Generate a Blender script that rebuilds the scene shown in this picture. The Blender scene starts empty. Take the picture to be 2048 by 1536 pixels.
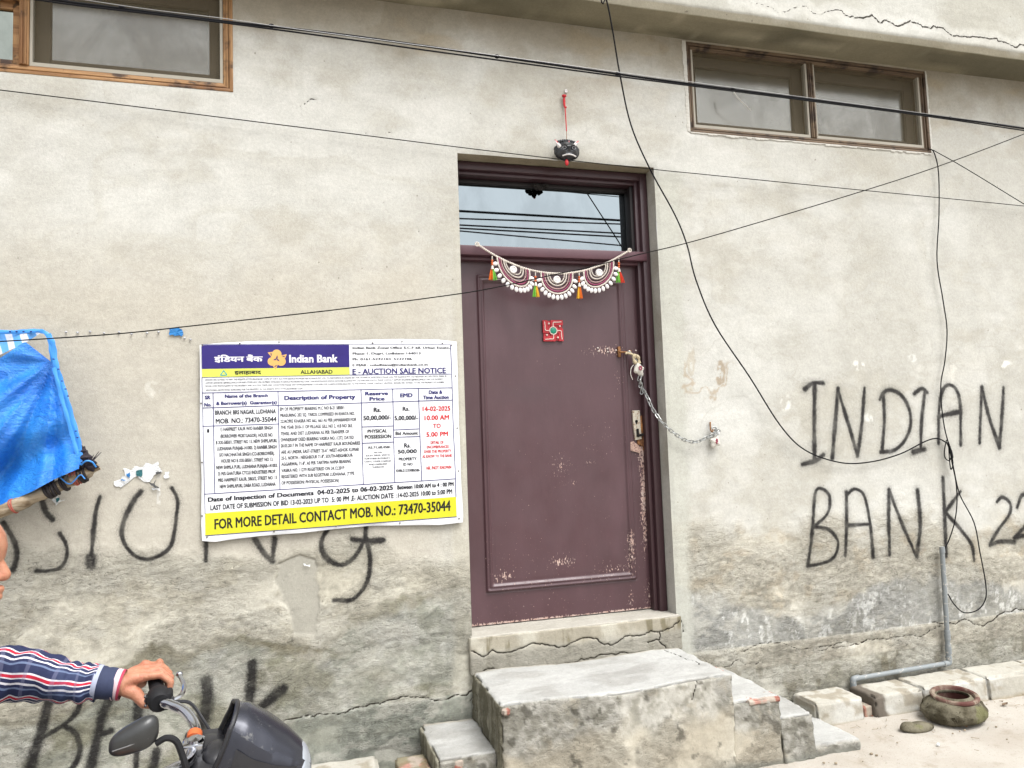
import bpy, bmesh, math, random
import numpy as np
from mathutils import Vector, Matrix
random.seed(7)
SC = bpy.context.scene
COL = SC.collection
# ------------------------------------------------------------------ camera
FPX = 1540.0
YAW, PITCH, ROLL = [math.radians(a) for a in (16.376, 4.355, -2.023)]
CAM = np.array([0.0, -4.2, 1.72])
_fw = np.array([math.sin(YAW)*math.cos(PITCH), math.cos(YAW)*math.cos(PITCH), math.sin(PITCH)])
_rt = np.array([math.cos(YAW), -math.sin(YAW), 0.0]); _up = np.cross(_rt, _fw)
RT = math.cos(ROLL)*_rt + math.sin(ROLL)*_up
UP = -math.sin(ROLL)*_rt + math.cos(ROLL)*_up
FW = _fw
cd = bpy.data.cameras.new('camera'); cam = bpy.data.objects.new('camera', cd); COL.objects.link(cam)
cam.matrix_world = Matrix(((RT[0], UP[0], -FW[0], CAM[0]), (RT[1], UP[1], -FW[1], CAM[1]), (RT[2], UP[2], -FW[2], CAM[2]), (0, 0, 0, 1)))
cd.sensor_fit = 'HORIZONTAL'; cd.sensor_width = 36.0; cd.lens = 36.0*FPX/2048
cd.clip_start = 0.05; cd.clip_end = 2000
SC.camera = cam
# ------------------------------------------------------------------ world, sun, exposure
SUN_EL, SUN_AZ = math.radians(60), math.radians(152)      # azimuth from +Y clockwise: front right of the wall
w = bpy.data.worlds.new('World'); SC.world = w; w.use_nodes = True
nt = w.node_tree; nt.nodes.clear()
sky = nt.nodes.new('ShaderNodeTexSky'); sky.sky_type = 'NISHITA'; sky.sun_disc = False
sky.sun_elevation = SUN_EL; sky.sun_rotation = SUN_AZ; sky.air_density = 1.0; sky.dust_density = 4.0; sky.ozone_density = 1.0
hs = nt.nodes.new('ShaderNodeHueSaturation'); hs.inputs['Saturation'].default_value = 0.13
bg = nt.nodes.new('ShaderNodeBackground'); bg.inputs['Strength'].default_value = 0.15
wo = nt.nodes.new('ShaderNodeOutputWorld')
nt.links.new(sky.outputs[0], hs.inputs['Color']); nt.links.new(hs.outputs[0], bg.inputs['Color']); nt.links.new(bg.outputs[0], wo.inputs[0])
sd = bpy.data.lights.new('sun', 'SUN'); sd.energy = 1.15; sd.angle = math.radians(34); sd.color = (1.0, 0.985, 0.96)
sun = bpy.data.objects.new('sun', sd); COL.objects.link(sun)
_sd = Vector((math.sin(SUN_AZ)*math.cos(SUN_EL), math.cos(SUN_AZ)*math.cos(SUN_EL), math.sin(SUN_EL)))
sun.rotation_euler = _sd.to_track_quat('Z', 'Y').to_euler()
SC.view_settings.view_transform = 'Standard'; SC.view_settings.look = 'None'
SC.view_settings.exposure = 1.31; SC.view_settings.gamma = 1.0
SC.view_settings.use_curve_mapping = False
SC.render.engine = 'CYCLES'; SC.render.resolution_x = 1024; SC.render.resolution_y = 768

# ------------------------------------------------------------------ where things stand
def ray(px, py):
    return FW*FPX + RT*(px-1024) - UP*(py-768)
def at(px, py, Y=0.0):          # point of the plane y=Y
    r = ray(px, py); return CAM + r*(Y-CAM[1])/r[1]
def atz(px, py, Z=0.0):
    r = ray(px, py); return CAM + r*(Z-CAM[2])/r[2]
def proj(P):
    d = np.asarray(P) - CAM; z = d@FW
    return 1024 + FPX*(d@RT)/z, 768 - FPX*(d@UP)/z

# ------------------------------------------------------------------ numpy noise
def _h(ix, iy, iz, s):
    n = (ix.astype(np.int64)*374761393 + iy.astype(np.int64)*668265263 + iz.astype(np.int64)*2147483647 + s*974634777) & 0xffffffff
    n = ((n ^ (n >> 13))*1274126177) & 0xffffffff
    n = n ^ (n >> 16)
    return (n & 0xffff)/65535.0
def vn(x, y, z=None, s=0):
    if z is None: z = np.zeros_like(x)
    fx, fy, fz = np.floor(x), np.floor(y), np.floor(z)
    u, v, t = x-fx, y-fy, z-fz
    u = u*u*(3-2*u); v = v*v*(3-2*v); t = t*t*(3-2*t)
    r = 0
    for k in ((0, 1) if np.any(t) else (0,)):
        a = _h(fx, fy, fz+k, s)*(1-u) + _h(fx+1, fy, fz+k, s)*u
        b = _h(fx, fy+1, fz+k, s)*(1-u) + _h(fx+1, fy+1, fz+k, s)*u
        c = a*(1-v) + b*v
        r = r + c*(t if k else 1-t)
    return r
def fbm(x, y, z=None, s=0, o=4, g=0.5):
    r = 0; a = 1.0; tot = 0
    for i in range(o):
        r = r + a*vn(x*2**i, y*2**i, None if z is None else z*2**i, s+i*17); tot += a; a *= g
    return r/tot
def ss(a, b, x):
    t = np.clip((x-a)/(b-a), 0, 1); return t*t*(3-2*t)
def lin(c):
    c = np.asarray(c, float)/255.0
    return np.where(c <= .04045, c/12.92, ((c+.055)/1.055)**2.4)
KA = 0.66                       # how much darker a surface's own colour is than it shows in daylight
def al(r, g, b): return lin((r, g, b))*KA
def mix(a, b, t):
    t = np.asarray(t)[..., None] if np.ndim(t) else t
    return a*(1-t) + b*t
def jag(pts, amp, n=4, seed=0):
    P0_ = np.array([np.asarray(p, float) for p in pts]); flat_ = [k for k in range(P0_.shape[1]) if np.ptp(P0_[:, k]) < 1e-3]
    R = np.random.default_rng(seed); P = [np.asarray(p, float) for p in pts]
    for _ in range(n):
        Q = [P[0]]
        for a, b in zip(P[:-1], P[1:]):
            L = np.linalg.norm(b-a); nn = R.normal(size=len(a))*amp*L; nn[flat_] = 0; Q.append((a+b)/2 + nn); Q.append(b)
        P = Q
    return np.array(P)
def dseg(P, line, lim=0.2):     # distance of the points P (n,d) to a polyline
    line = np.asarray(line, float); D = np.full(len(P), 9.0)
    lo = line.min(0)-lim; hi = line.max(0)+lim
    idx = np.where(np.all((P > lo) & (P < hi), axis=1))[0]
    if not len(idx): return D
    Q = P[idx]; d = np.full(len(idx), 9.0)
    for a, b in zip(line[:-1], line[1:]):
        ab = b-a; t = np.clip(((Q-a)@ab)/max(ab@ab, 1e-12), 0, 1)
        d = np.minimum(d, np.linalg.norm(Q-a-t[:, None]*ab, axis=1))
    D[idx] = d
    return D
def smooth(pts, n=6):
    P = [np.asarray(p, float) for p in pts]; P = [2*P[0]-P[1]] + P + [2*P[-1]-P[-2]]; out = []
    for i in range(1, len(P)-2):
        for k in range(n):
            t = k/n; a, b, c, d = P[i-1:i+3]
            out.append(0.5*((2*b) + (c-a)*t + (2*a-5*b+4*c-d)*t*t + (3*b-a-3*c+d)*t**3))
    out.append(P[-2]); return np.array(out)

# ------------------------------------------------------------------ objects
def link(name, me, mats=None, parent=None):
    o = bpy.data.objects.new(name, me); COL.objects.link(o)
    if mats is not None:
        for m in (mats if isinstance(mats, (list, tuple)) else [mats]): me.materials.append(m)
    if parent is not None: put(o, parent)
    return o
def put(o, parent):
    o.parent = parent
    L = parent.location if parent.type == 'EMPTY' else Vector((0, 0, 0))
    o.matrix_parent_inverse = Matrix.Translation(-L)
def thing(name, label, cat, loc=(0, 0, 0), group=None):
    o = bpy.data.objects.new(name, None); COL.objects.link(o); o.location = tuple(float(c) for c in loc); o.empty_display_size = .1
    o['label'] = label; o['category'] = cat
    if group: o['group'] = group
    return o
def tag(o, label, cat, group=None, kind=None):
    if label: o['label'] = label
    if cat: o['category'] = cat
    if group: o['group'] = group
    if kind: o['kind'] = kind
    return o
class MB:
    def __init__(s): s.v = []; s.f = []; s.n = 0
    def add(s, v, f):
        b = s.n; s.v.extend([tuple(float(c) for c in p) for p in v]); s.n = len(s.v); s.f.extend([tuple(i+b for i in q) for q in f]); return s
    def box(s, x0, x1, y0, y1, z0, z1, b=0.0, tf=None):
        if b > 0:
            bm = bmesh.new(); bmesh.ops.create_cube(bm, size=1)
            for q in bm.verts: q.co = Vector(((x0+x1)/2+q.co.x*(x1-x0), (y0+y1)/2+q.co.y*(y1-y0), (z0+z1)/2+q.co.z*(z1-z0)))
            bmesh.ops.bevel(bm, geom=bm.edges[:], offset=b, segments=2, affect='EDGES', profile=.5)
            bm.verts.index_update()
            V = [tuple(q.co) for q in bm.verts]; F = [tuple(q.index for q in f.verts) for f in bm.faces]; bm.free()
        else:
            V = [(x, y, z) for x in (x0, x1) for y in (y0, y1) for z in (z0, z1)]
            F = [(0, 1, 3, 2), (4, 6, 7, 5), (0, 4, 5, 1), (2, 3, 7, 6), (0, 2, 6, 4), (1, 5, 7, 3)]
        if tf: V = [tf(p) for p in V]
        return s.add(V, F)
    def tube(s, pts, r, n=8, closed=False, caps=True):
        P = [np.asarray(p, float) for p in pts]; m = len(P)
        R = r if hasattr(r, '__len__') else [r]*m
        V = []; prev = None
        for i in range(m):
            a = P[(i-1) % m] if (closed or i) else P[0]; b = P[(i+1) % m] if (closed or i < m-1) else P[-1]
            t = b-a; t = t/max(np.linalg.norm(t), 1e-9)
            if prev is None:
                u = np.cross(t, [0, 0, 1.0]);
                if np.linalg.norm(u) < 1e-3: u = np.cross(t, [0, 1.0, 0])
            else: u = prev - t*(prev@t)
            u = u/np.linalg.norm(u); prev = u; q = np.cross(t, u)
            for k in range(n):
                an = 2*math.pi*k/n; V.append(P[i] + R[i]*(math.cos(an)*u + math.sin(an)*q))
        F = []
        for i in range(m if closed else m-1):
            for k in range(n):
                a = i*n+k; b = i*n+(k+1) % n; j = (i+1) % m; F.append((a, b, j*n+(k+1) % n, j*n+k))
        if caps and not closed: F.append(tuple(range(n))[::-1]); F.append(tuple((m-1)*n+k for k in range(n)))
        return s.add(V, F)
    def ball(s, c, r, nu=12, nv=8, tf=None):
        r = np.array(r if hasattr(r, '__len__') else (r, r, r)); V = [np.array((0, 0, 1.))]
        for i in range(1, nv):
            for k in range(nu):
                p = math.pi*i/nv; a = 2*math.pi*k/nu; V.append(np.array((math.sin(p)*math.cos(a), math.sin(p)*math.sin(a), math.cos(p))))
        V.append(np.array((0, 0, -1.))); L = len(V)-1; F = []
        for k in range(nu):
            F.append((0, 1+k, 1+(k+1) % nu)); F.append((L, L-nu+(k+1) % nu, L-nu+k))
            for i in range(nv-2): F.append((1+i*nu+k, 1+(i+1)*nu+k, 1+(i+1)*nu+(k+1) % nu, 1+i*nu+(k+1) % nu))
        V = [np.asarray(c)+(tf(v*r) if tf else v*r) for v in V]
        return s.add(V, F)
    def lathe(s, c, prof, n=32, axis=(0, 0, 1), close=False):
        ax = Vector(axis).normalized(); q = Vector((0, 0, 1)).rotation_difference(ax)
        V = []; m = len(prof)
        for r, z in prof:
            for k in range(n):
                a = 2*math.pi*k/n; p = q @ Vector((r*math.cos(a), r*math.sin(a), z)); V.append((c[0]+p.x, c[1]+p.y, c[2]+p.z))
        F = [(i*n+k, i*n+(k+1) % n, (i+1)*n+(k+1) % n, (i+1)*n+k) for i in range(m-1) for k in range(n)]
        if close: F.append(tuple(range(n))[::-1]); F.append(tuple((m-1)*n+k for k in range(n)))
        return s.add(V, F)
    def grid(s, G):             # G: array (m,n,3)
        m, n = G.shape[:2]
        return s.add(G.reshape(-1, 3), [(i*n+k, (i+1)*n+k, (i+1)*n+k+1, i*n+k+1) for i in range(m-1) for k in range(n-1)])
    def slab(s, pts, y0, y1):   # outline given as (x,z) points, thick from y0 (front) to y1
        n = len(pts)
        V = [(p[0], y0, p[1]) for p in pts] + [(p[0], y1, p[1]) for p in pts]
        F = [tuple(range(n)), tuple(range(2*n-1, n-1, -1))] + [(i, n+i, n+(i+1) % n, (i+1) % n) for i in range(n)]
        return s.add(V, F)
    def mesh(s, name, smooth=True):
        me = bpy.data.meshes.new(name); me.from_pydata(s.v, [], s.f); me.update()
        if smooth:
            me.polygons.foreach_set('use_smooth', [True]*len(me.polygons))
            try: me.set_sharp_from_angle(angle=math.radians(38))
            except Exception: pass
        return me
    def obj(s, name, mat, parent=None, smooth=True):
        return link(name, s.mesh(name, smooth), mat, parent)
def fattr(me, name, arr):
    a = me.attributes.new(name, 'FLOAT', 'POINT'); a.data.foreach_set('value', np.asarray(arr, np.float32).ravel())
def cattr(me, name, arr):
    arr = np.asarray(arr, np.float32); full = np.ones((len(arr), 4), np.float32); full[:, :3] = arr
    a = me.attributes.new(name, 'FLOAT_COLOR', 'POINT'); a.data.foreach_set('color', full.ravel())
def fastmesh(name, V, F, smooth=True):
    me = bpy.data.meshes.new(name); n = len(F)
    me.vertices.add(len(V)); me.vertices.foreach_set('co', np.asarray(V, np.float32).ravel())
    me.loops.add(n*4); me.loops.foreach_set('vertex_index', np.asarray(F, np.int32).ravel())
    me.polygons.add(n); me.polygons.foreach_set('loop_start', np.arange(n, dtype=np.int32)*4)
    me.update(calc_edges=True)
    if smooth: me.polygons.foreach_set('use_smooth', np.ones(n, bool))
    me.validate(); me.update()
    return me

# ------------------------------------------------------------------ materials
class NT:
    def __init__(s, name):
        s.m = bpy.data.materials.new(name); s.m.use_nodes = True; s.t = s.m.node_tree; s.t.nodes.clear()
        s.out = s.t.nodes.new('ShaderNodeOutputMaterial'); s.b = s.t.nodes.new('ShaderNodeBsdfPrincipled')
        s.t.links.new(s.b.outputs[0], s.out.inputs[0])
    def n(s, ty, **kw):
        o = s.t.nodes.new('ShaderNode'+ty)
        for k, v in kw.items():
            if hasattr(o, k) and k not in o.inputs: setattr(o, k, v)
            else: s.set(o, k, v)
        return o
    def set(s, o, k, v):
        i = o.inputs[k] if not isinstance(k, int) else o.inputs[k]
        if hasattr(v, 'is_linked') or hasattr(v, 'links'): s.t.links.new(v, i)
        else:
            try: i.default_value = v
            except Exception: i.default_value = (*[float(c) for c in v], 1.0)
    def L(s, a, b): s.t.links.new(a, b)
    def math(s, op, a, b=None, c=None, clamp=False):
        o = s.t.nodes.new('ShaderNodeMath'); o.operation = op; o.use_clamp = clamp
        for i, v in enumerate((a, b, c)):
            if v is None: continue
            if isinstance(v, (int, float)): o.inputs[i].default_value = v
            else: s.L(v, o.inputs[i])
        return o.outputs[0]
    def attr(s, name, col=False):
        o = s.t.nodes.new('ShaderNodeAttribute'); o.attribute_name = name; return o.outputs['Color' if col else 'Fac']
    def noise(s, scale, detail=3, rough=.55, vec=None, dist=0.0):
        o = s.t.nodes.new('ShaderNodeTexNoise'); o.inputs['Scale'].default_value = scale; o.inputs['Detail'].default_value = detail
        o.inputs['Roughness'].default_value = rough; o.inputs['Distortion'].default_value = dist
        if vec is not None: s.L(vec, o.inputs['Vector'])
        return o.outputs['Fac']
    def pos(s): return s.t.nodes.new('ShaderNodeNewGeometry').outputs['Position']
    def scale(s, vec, v):
        o = s.t.nodes.new('ShaderNodeVectorMath'); o.operation = 'MULTIPLY'; s.L(vec, o.inputs[0]); o.inputs[1].default_value = v; return o.outputs[0]
    def rng(s, v, a, b, c=0., d=1., smooth=True):
        o = s.t.nodes.new('ShaderNodeMapRange'); o.interpolation_type = 'SMOOTHSTEP' if smooth else 'LINEAR'
        s.L(v, o.inputs[0]); 
        for i, x in zip((1, 2, 3, 4), (a, b, c, d)):
            if isinstance(x, (int, float)): o.inputs[i].default_value = x
            else: s.L(x, o.inputs[i])
        return o.outputs[0]
    def mix(s, a, b, f, mode='MIX'):
        o = s.t.nodes.new('ShaderNodeMix'); o.data_type = 'RGBA'; o.blend_type = mode
        for k, v in ((0, f), (6, a), (7, b)):
            if isinstance(v, (int, float)): o.inputs[k].default_value = v
            elif hasattr(v, 'is_linked'): s.L(v, o.inputs[k])
            else: o.inputs[k].default_value = (*[float(c) for c in v[:3]], 1.0)
        return o.outputs[2]
    def bump(s, h, dist, strength=1.0, nrm=None):
        o = s.t.nodes.new('ShaderNodeBump'); s.L(h, o.inputs['Height']); o.inputs['Distance'].default_value = dist; o.inputs['Strength'].default_value = strength
        if nrm is not None: s.L(nrm, o.inputs['Normal'])
        return o.outputs[0]
    def fin(s, col=None, rough=None, nrm=None, metal=None, spec=None):
        for k, v in (('Base Color', col), ('Roughness', rough), ('Normal', nrm), ('Metallic', metal), ('Specular IOR Level', spec)):
            if v is None: continue
            if isinstance(v, (int, float)): s.b.inputs[k].default_value = v
            elif hasattr(v, 'is_linked'): s.L(v, s.b.inputs[k])
            else: s.b.inputs[k].default_value = (*[float(c) for c in v[:3]], 1.0)
        return s.m
def simple(name, rgb, rough=.6, metal=0., var=.12, scale=30., bump=.0006, spec=.4, wear=None, lit=False):
    t = NT(name); c = np.array(rgb if lit else al(*rgb)); p = t.pos()
    nz = t.noise(scale, 4, .6, p)
    col = t.mix(c*(1-var), np.minimum(c*(1+var), .95), nz)
    if wear is not None:
        wn = t.rng(t.noise(scale*1.7, 5, .7, p), .62-wear[1]*.2, .68-wear[1]*.2)
        col = t.mix(col, al(*wear[0]), wn)
    n = t.bump(t.noise(scale*4, 3, .6, p), bump, .8)
    return t.fin(col, rough, n, metal, spec)

def m_cement(name, spray=False):
    """weathered cement: colour from the stains laid out on the mesh, with trowel marks, pitting, cracks and spray paint"""
    t = NT(name); p = t.pos(); col = t.attr('Col', True); rg = t.attr('rough'); ck = t.attr('crack')
    n1 = t.noise(9, 6, .62, p); n2 = t.noise(55, 5, .75, p); n3 = t.noise(170, 3, .7, p)
    st = t.noise(6, 4, .6, t.scale(p, (1.0, 1.0, 3.2)), .6)
    f = t.math('ADD', t.rng(n1, .3, .7, .955, 1.035), t.rng(st, .3, .7, -.03, .03))
    f = t.math('MULTIPLY', f, t.rng(n2, .3, .7, .925, 1.06))
    f = t.math('MULTIPLY', f, t.rng(n3, .25, .75, .93, 1.06))
    # pits of the coarse plaster
    wv = t.noise(30, 6, .8, t.scale(p, (1., 1., 1.9)), 1.3)
    pit = t.math('MULTIPLY', t.rng(wv, .45, .38), rg, clamp=True)
    f = t.math('MULTIPLY', f, t.math('SUBTRACT', 1.0, t.math('MULTIPLY', pit, .46)))
    o = t.t.nodes.new('ShaderNodeVectorMath'); o.operation = 'SCALE'; t.L(col, o.inputs[0]); t.L(f, o.inputs['Scale'])
    c = o.outputs[0]
    # tiny dark specks
    sp = t.rng(t.noise(38, 1, .5, p), .225, .19)
    c = t.mix(c, al(120, 112, 98), t.math('MULTIPLY', sp, .6))
    if spray:
        sv = t.attr('spray'); e = t.noise(95, 4, .7, p)
        e2 = t.noise(14, 3, .5, p)
        d = t.math('ADD', sv, t.rng(e, .2, .8, -.35, .35, False))
        k = t.math('MULTIPLY', t.rng(d, 1.5, .4), t.rng(e2, .25, .6, .80, .97))
        k = t.math('MAXIMUM', k, t.math('MULTIPLY', t.rng(d, 3.2, 1.2), t.rng(t.noise(260, 2, .6, p), .45, .62, 0, .42)))
        k = t.math('MULTIPLY', k, t.math('SUBTRACT', 1.0, t.math('MULTIPLY', pit, .35)))
        c = t.mix(c, al(40, 38, 39), k)
    cw = t.math('ADD', ck, t.rng(t.noise(60, 3, .6, p), .2, .8, -.4, .5, False))
    k = t.rng(cw, 1.2, .6, 0, .93); c = t.mix(c, al(52, 46, 38), k)
    h = t.math('ADD', t.math('MULTIPLY', n2, .35), t.math('MULTIPLY', n3, .18))
    h = t.math('ADD', h, t.math('MULTIPLY', t.math('MULTIPLY', wv, 4.5), rg))
    h = t.math('SUBTRACT', h, t.math('MULTIPLY', k, 1.5))
    return t.fin(c, .93, t.bump(h, .0055, .9), 0, .15)
M_WALL = m_cement('wall_plaster', True)
M_CEM = m_cement('step_cement')

# ================================================================== SETTING: ground
def axis(breaks):
    out = []
    for a, b, st in breaks: out.extend(np.linspace(a, b, max(2, int(round((b-a)/st))+1))[:-1])
    out.append(breaks[-1][1]); return np.array(out)
def build_ground():
    xs = axis([(-300, -40, 40), (-40, -4, 4), (-4, 1.5, .12), (1.5, 6, .02), (6, 12, .4), (12, 40, 4), (40, 300, 40)])
    ys = axis([(-300, -40, 40), (-40, -6, 4), (-6, -1.6, .2), (-1.6, .2, .02)])
    X, Y = np.meshgrid(xs, ys, indexing='ij'); x, y = X.ravel(), Y.ravel()
    z = (fbm(x*1.3, y*1.3, s=3)-.5)*.03 + (fbm(x*9, y*9, s=5)-.5)*.007 + (fbm(x*32, y*32, s=9, o=3)-.5)*.004
    z += .02*ss(-.45, -.25, y)*fbm(x*6, y*6, s=11)
    m, n = len(xs), len(ys); i = np.arange(m*n).reshape(m, n)
    F = np.stack([i[:-1, :-1], i[1:, :-1], i[1:, 1:], i[:-1, 1:]], -1).reshape(-1, 4)
    me = fastmesh('ground', np.stack([x, y, z], 1), F)
    o = link('ground', me, M_GROUND); o['kind'] = 'structure'; return o
t = NT('dusty_ground'); p = t.pos()
c = t.mix(al(186, 178, 166), al(200, 194, 184), t.rng(t.noise(1.6, 5, .6, p), .35, .65))
c = t.mix(c, al(160, 147, 128), t.math('MULTIPLY', t.rng(t.noise(5, 4, .65, p), .52, .72), .6))
c = t.mix(c, al(148, 135, 118), t.math('MULTIPLY', t.rng(t.noise(60, 3, .7, p), .6, .72), .5))
c = t.mix(c, al(128, 116, 100), t.math('MULTIPLY', t.rng(t.noise(150, 2, .5, p), .66, .72), .7))
M_GROUND = t.fin(c, .95, t.bump(t.noise(90, 5, .7, p), .006, .8), 0, .1)
build_ground()

# ================================================================== BUILDING
BLD = thing('building', 'grey cement plastered building with painted black letters, purple brown door and two high windows', 'building', (2.0, 0, 0))
OX0, OX1, OZ0, OZ1 = .956, 2.197, .672, 3.385
LW = (-2.45, -.252, 3.628, 4.24); RW = (2.462, 4.345, 3.632, 4.225)
Z1 = lambda x, y: (390+x/3.793, 670+y/3.793)
Z2 = lambda x, y: (390+x/3.793, 860+y/3.793)
G = lambda *q: [(1540+q[i]/2.742, 700+q[i+1]/2.742) for i in range(0, len(q), 2)]
Lf = lambda *q: [(q[i]/2.866, 1000+q[i+1]/2.866) for i in range(0, len(q), 2)]
Px = lambda *q: [(q[i], q[i+1]) for i in range(0, len(q), 2)]
STROKES = [   # (pixel path, half width in pixels, smooth?)
 (G(190, 215, 235, 182, 288, 182), 4.6), (G(243, 182, 240, 400, 243, 600), 4.6), (G(175, 628, 250, 606, 292, 575), 4.2),
 (G(340, 592, 355, 400, 370, 212), 4), (G(370, 215, 425, 400, 478, 580), 4), (G(478, 580, 502, 400, 515, 208), 3.8),
 (G(600, 272, 620, 235, 665, 220, 725, 255, 765, 335, 768, 420, 735, 500, 680, 550, 605, 560), 3.6), (G(620, 240, 625, 400, 612, 560), 3.8),
 (G(790, 240, 830, 212, 860, 232), 4), (G(848, 228, 830, 400, 825, 555), 3.8), (G(785, 558, 845, 545), 5),
 (G(922, 512, 925, 350, 940, 235, 975, 192, 1018, 215, 1042, 300, 1042, 520), 3.7), (G(925, 365, 985, 350, 1045, 338), 4.8),
 (G(1145, 510, 1152, 350, 1160, 205), 3.9), (G(1160, 210, 1200, 370, 1255, 535), 3.9), (G(1255, 535, 1270, 350, 1278, 205), 3.8),
 (G(205, 1185, 232, 980, 245, 785, 285, 762, 325, 805, 315, 895, 240, 968), 3.7), (G(240, 968, 320, 985, 370, 1050, 352, 1130, 290, 1168, 205, 1185), 3.7),
 (G(412, 1130, 418, 950, 418, 780), 4.2), (G(420, 795, 462, 762, 515, 800, 548, 950, 565, 1135), 3.8), (G(425, 962, 545, 955), 3.6),
 (G(655, 1122, 650, 950, 652, 765), 4), (G(652, 768, 720, 950, 800, 1132), 4), (G(800, 1132, 822, 950, 808, 770), 4),
 (G(945, 700, 955, 900, 962, 1130), 3.9), (G(1042, 775, 960, 885), 3.6), (G(960, 890, 1055, 1000, 1105, 1075, 1116, 1155), 3.8),
 (G(1240, 832, 1270, 808, 1312, 840, 1305, 905, 1240, 1000, 1203, 1068), 3.6), (G(1203, 1068, 1260, 1050, 1335, 1052), 4),
 (G(1352, 862, 1380, 795, 1430, 800, 1440, 860, 1390, 970, 1335, 1028), 3.6), (G(1335, 1028, 1400, 1015, 1520, 1020), 4.5),
 (Lf(235, -30, 262, 60, 302, 112), 6), (Lf(345, 190, 380, 250, 385, 320, 350, 385, 280, 405, 210, 405), 5.2),
 (Lf(575, -20, 552, 60, 540, 160, 522, 365), 5), (Lf(522, 330, 522, 368), 8),
 (Lf(810, -50, 770, 0, 725, 85, 700, 180, 722, 262, 780, 322, 850, 340, 925, 312, 985, 250, 1010, 100, 1018, 0, 985, -70), 5.2),
 (Lf(1180, 150, 1182, 240, 1180, 350), 5), (Lf(1462, 225, 1510, 300, 1560, 350), 5.5), (Lf(1560, 350, 1575, 220), 5.5),
 (Px(661, 1050, 643, 1082, 650, 1112, 680, 1130, 708, 1115, 728, 1080, 732, 1052), 5), (Px(730, 1065, 740, 1120, 733, 1165, 706, 1198, 668, 1200), 4.6),
 (Px(705, 1078, 735, 1082, 766, 1080), 6),
 (Lf(20, 130, 60, 190, 92, 260, 100, 330, 78, 400), 6),
 (Lf(290, 1110, 258, 1250, 205, 1440, 165, 1580), 9), (Lf(440, 1090, 462, 1150, 440, 1215, 370, 1285, 262, 1350), 6), (Lf(370, 1288, 440, 1345, 458, 1440, 420, 1530, 340, 1600), 6),
 (Lf(650, 1110, 592, 1220, 562, 1350, 515, 1560), 8), (Lf(570, 1345, 640, 1322), 7), (Lf(800, 1110, 790, 1240), 8), (Lf(900, 1440, 870, 1570), 8), (Lf(790, 1340, 780, 1540), 6),
 (Lf(1182, 1035, 1190, 1130, 1165, 1250, 1140, 1360), 10), (Lf(1447, 935, 1440, 1050, 1425, 1195), 9.5), (Lf(1625, 1080, 1540, 1150, 1470, 1210), 8),
]
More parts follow.
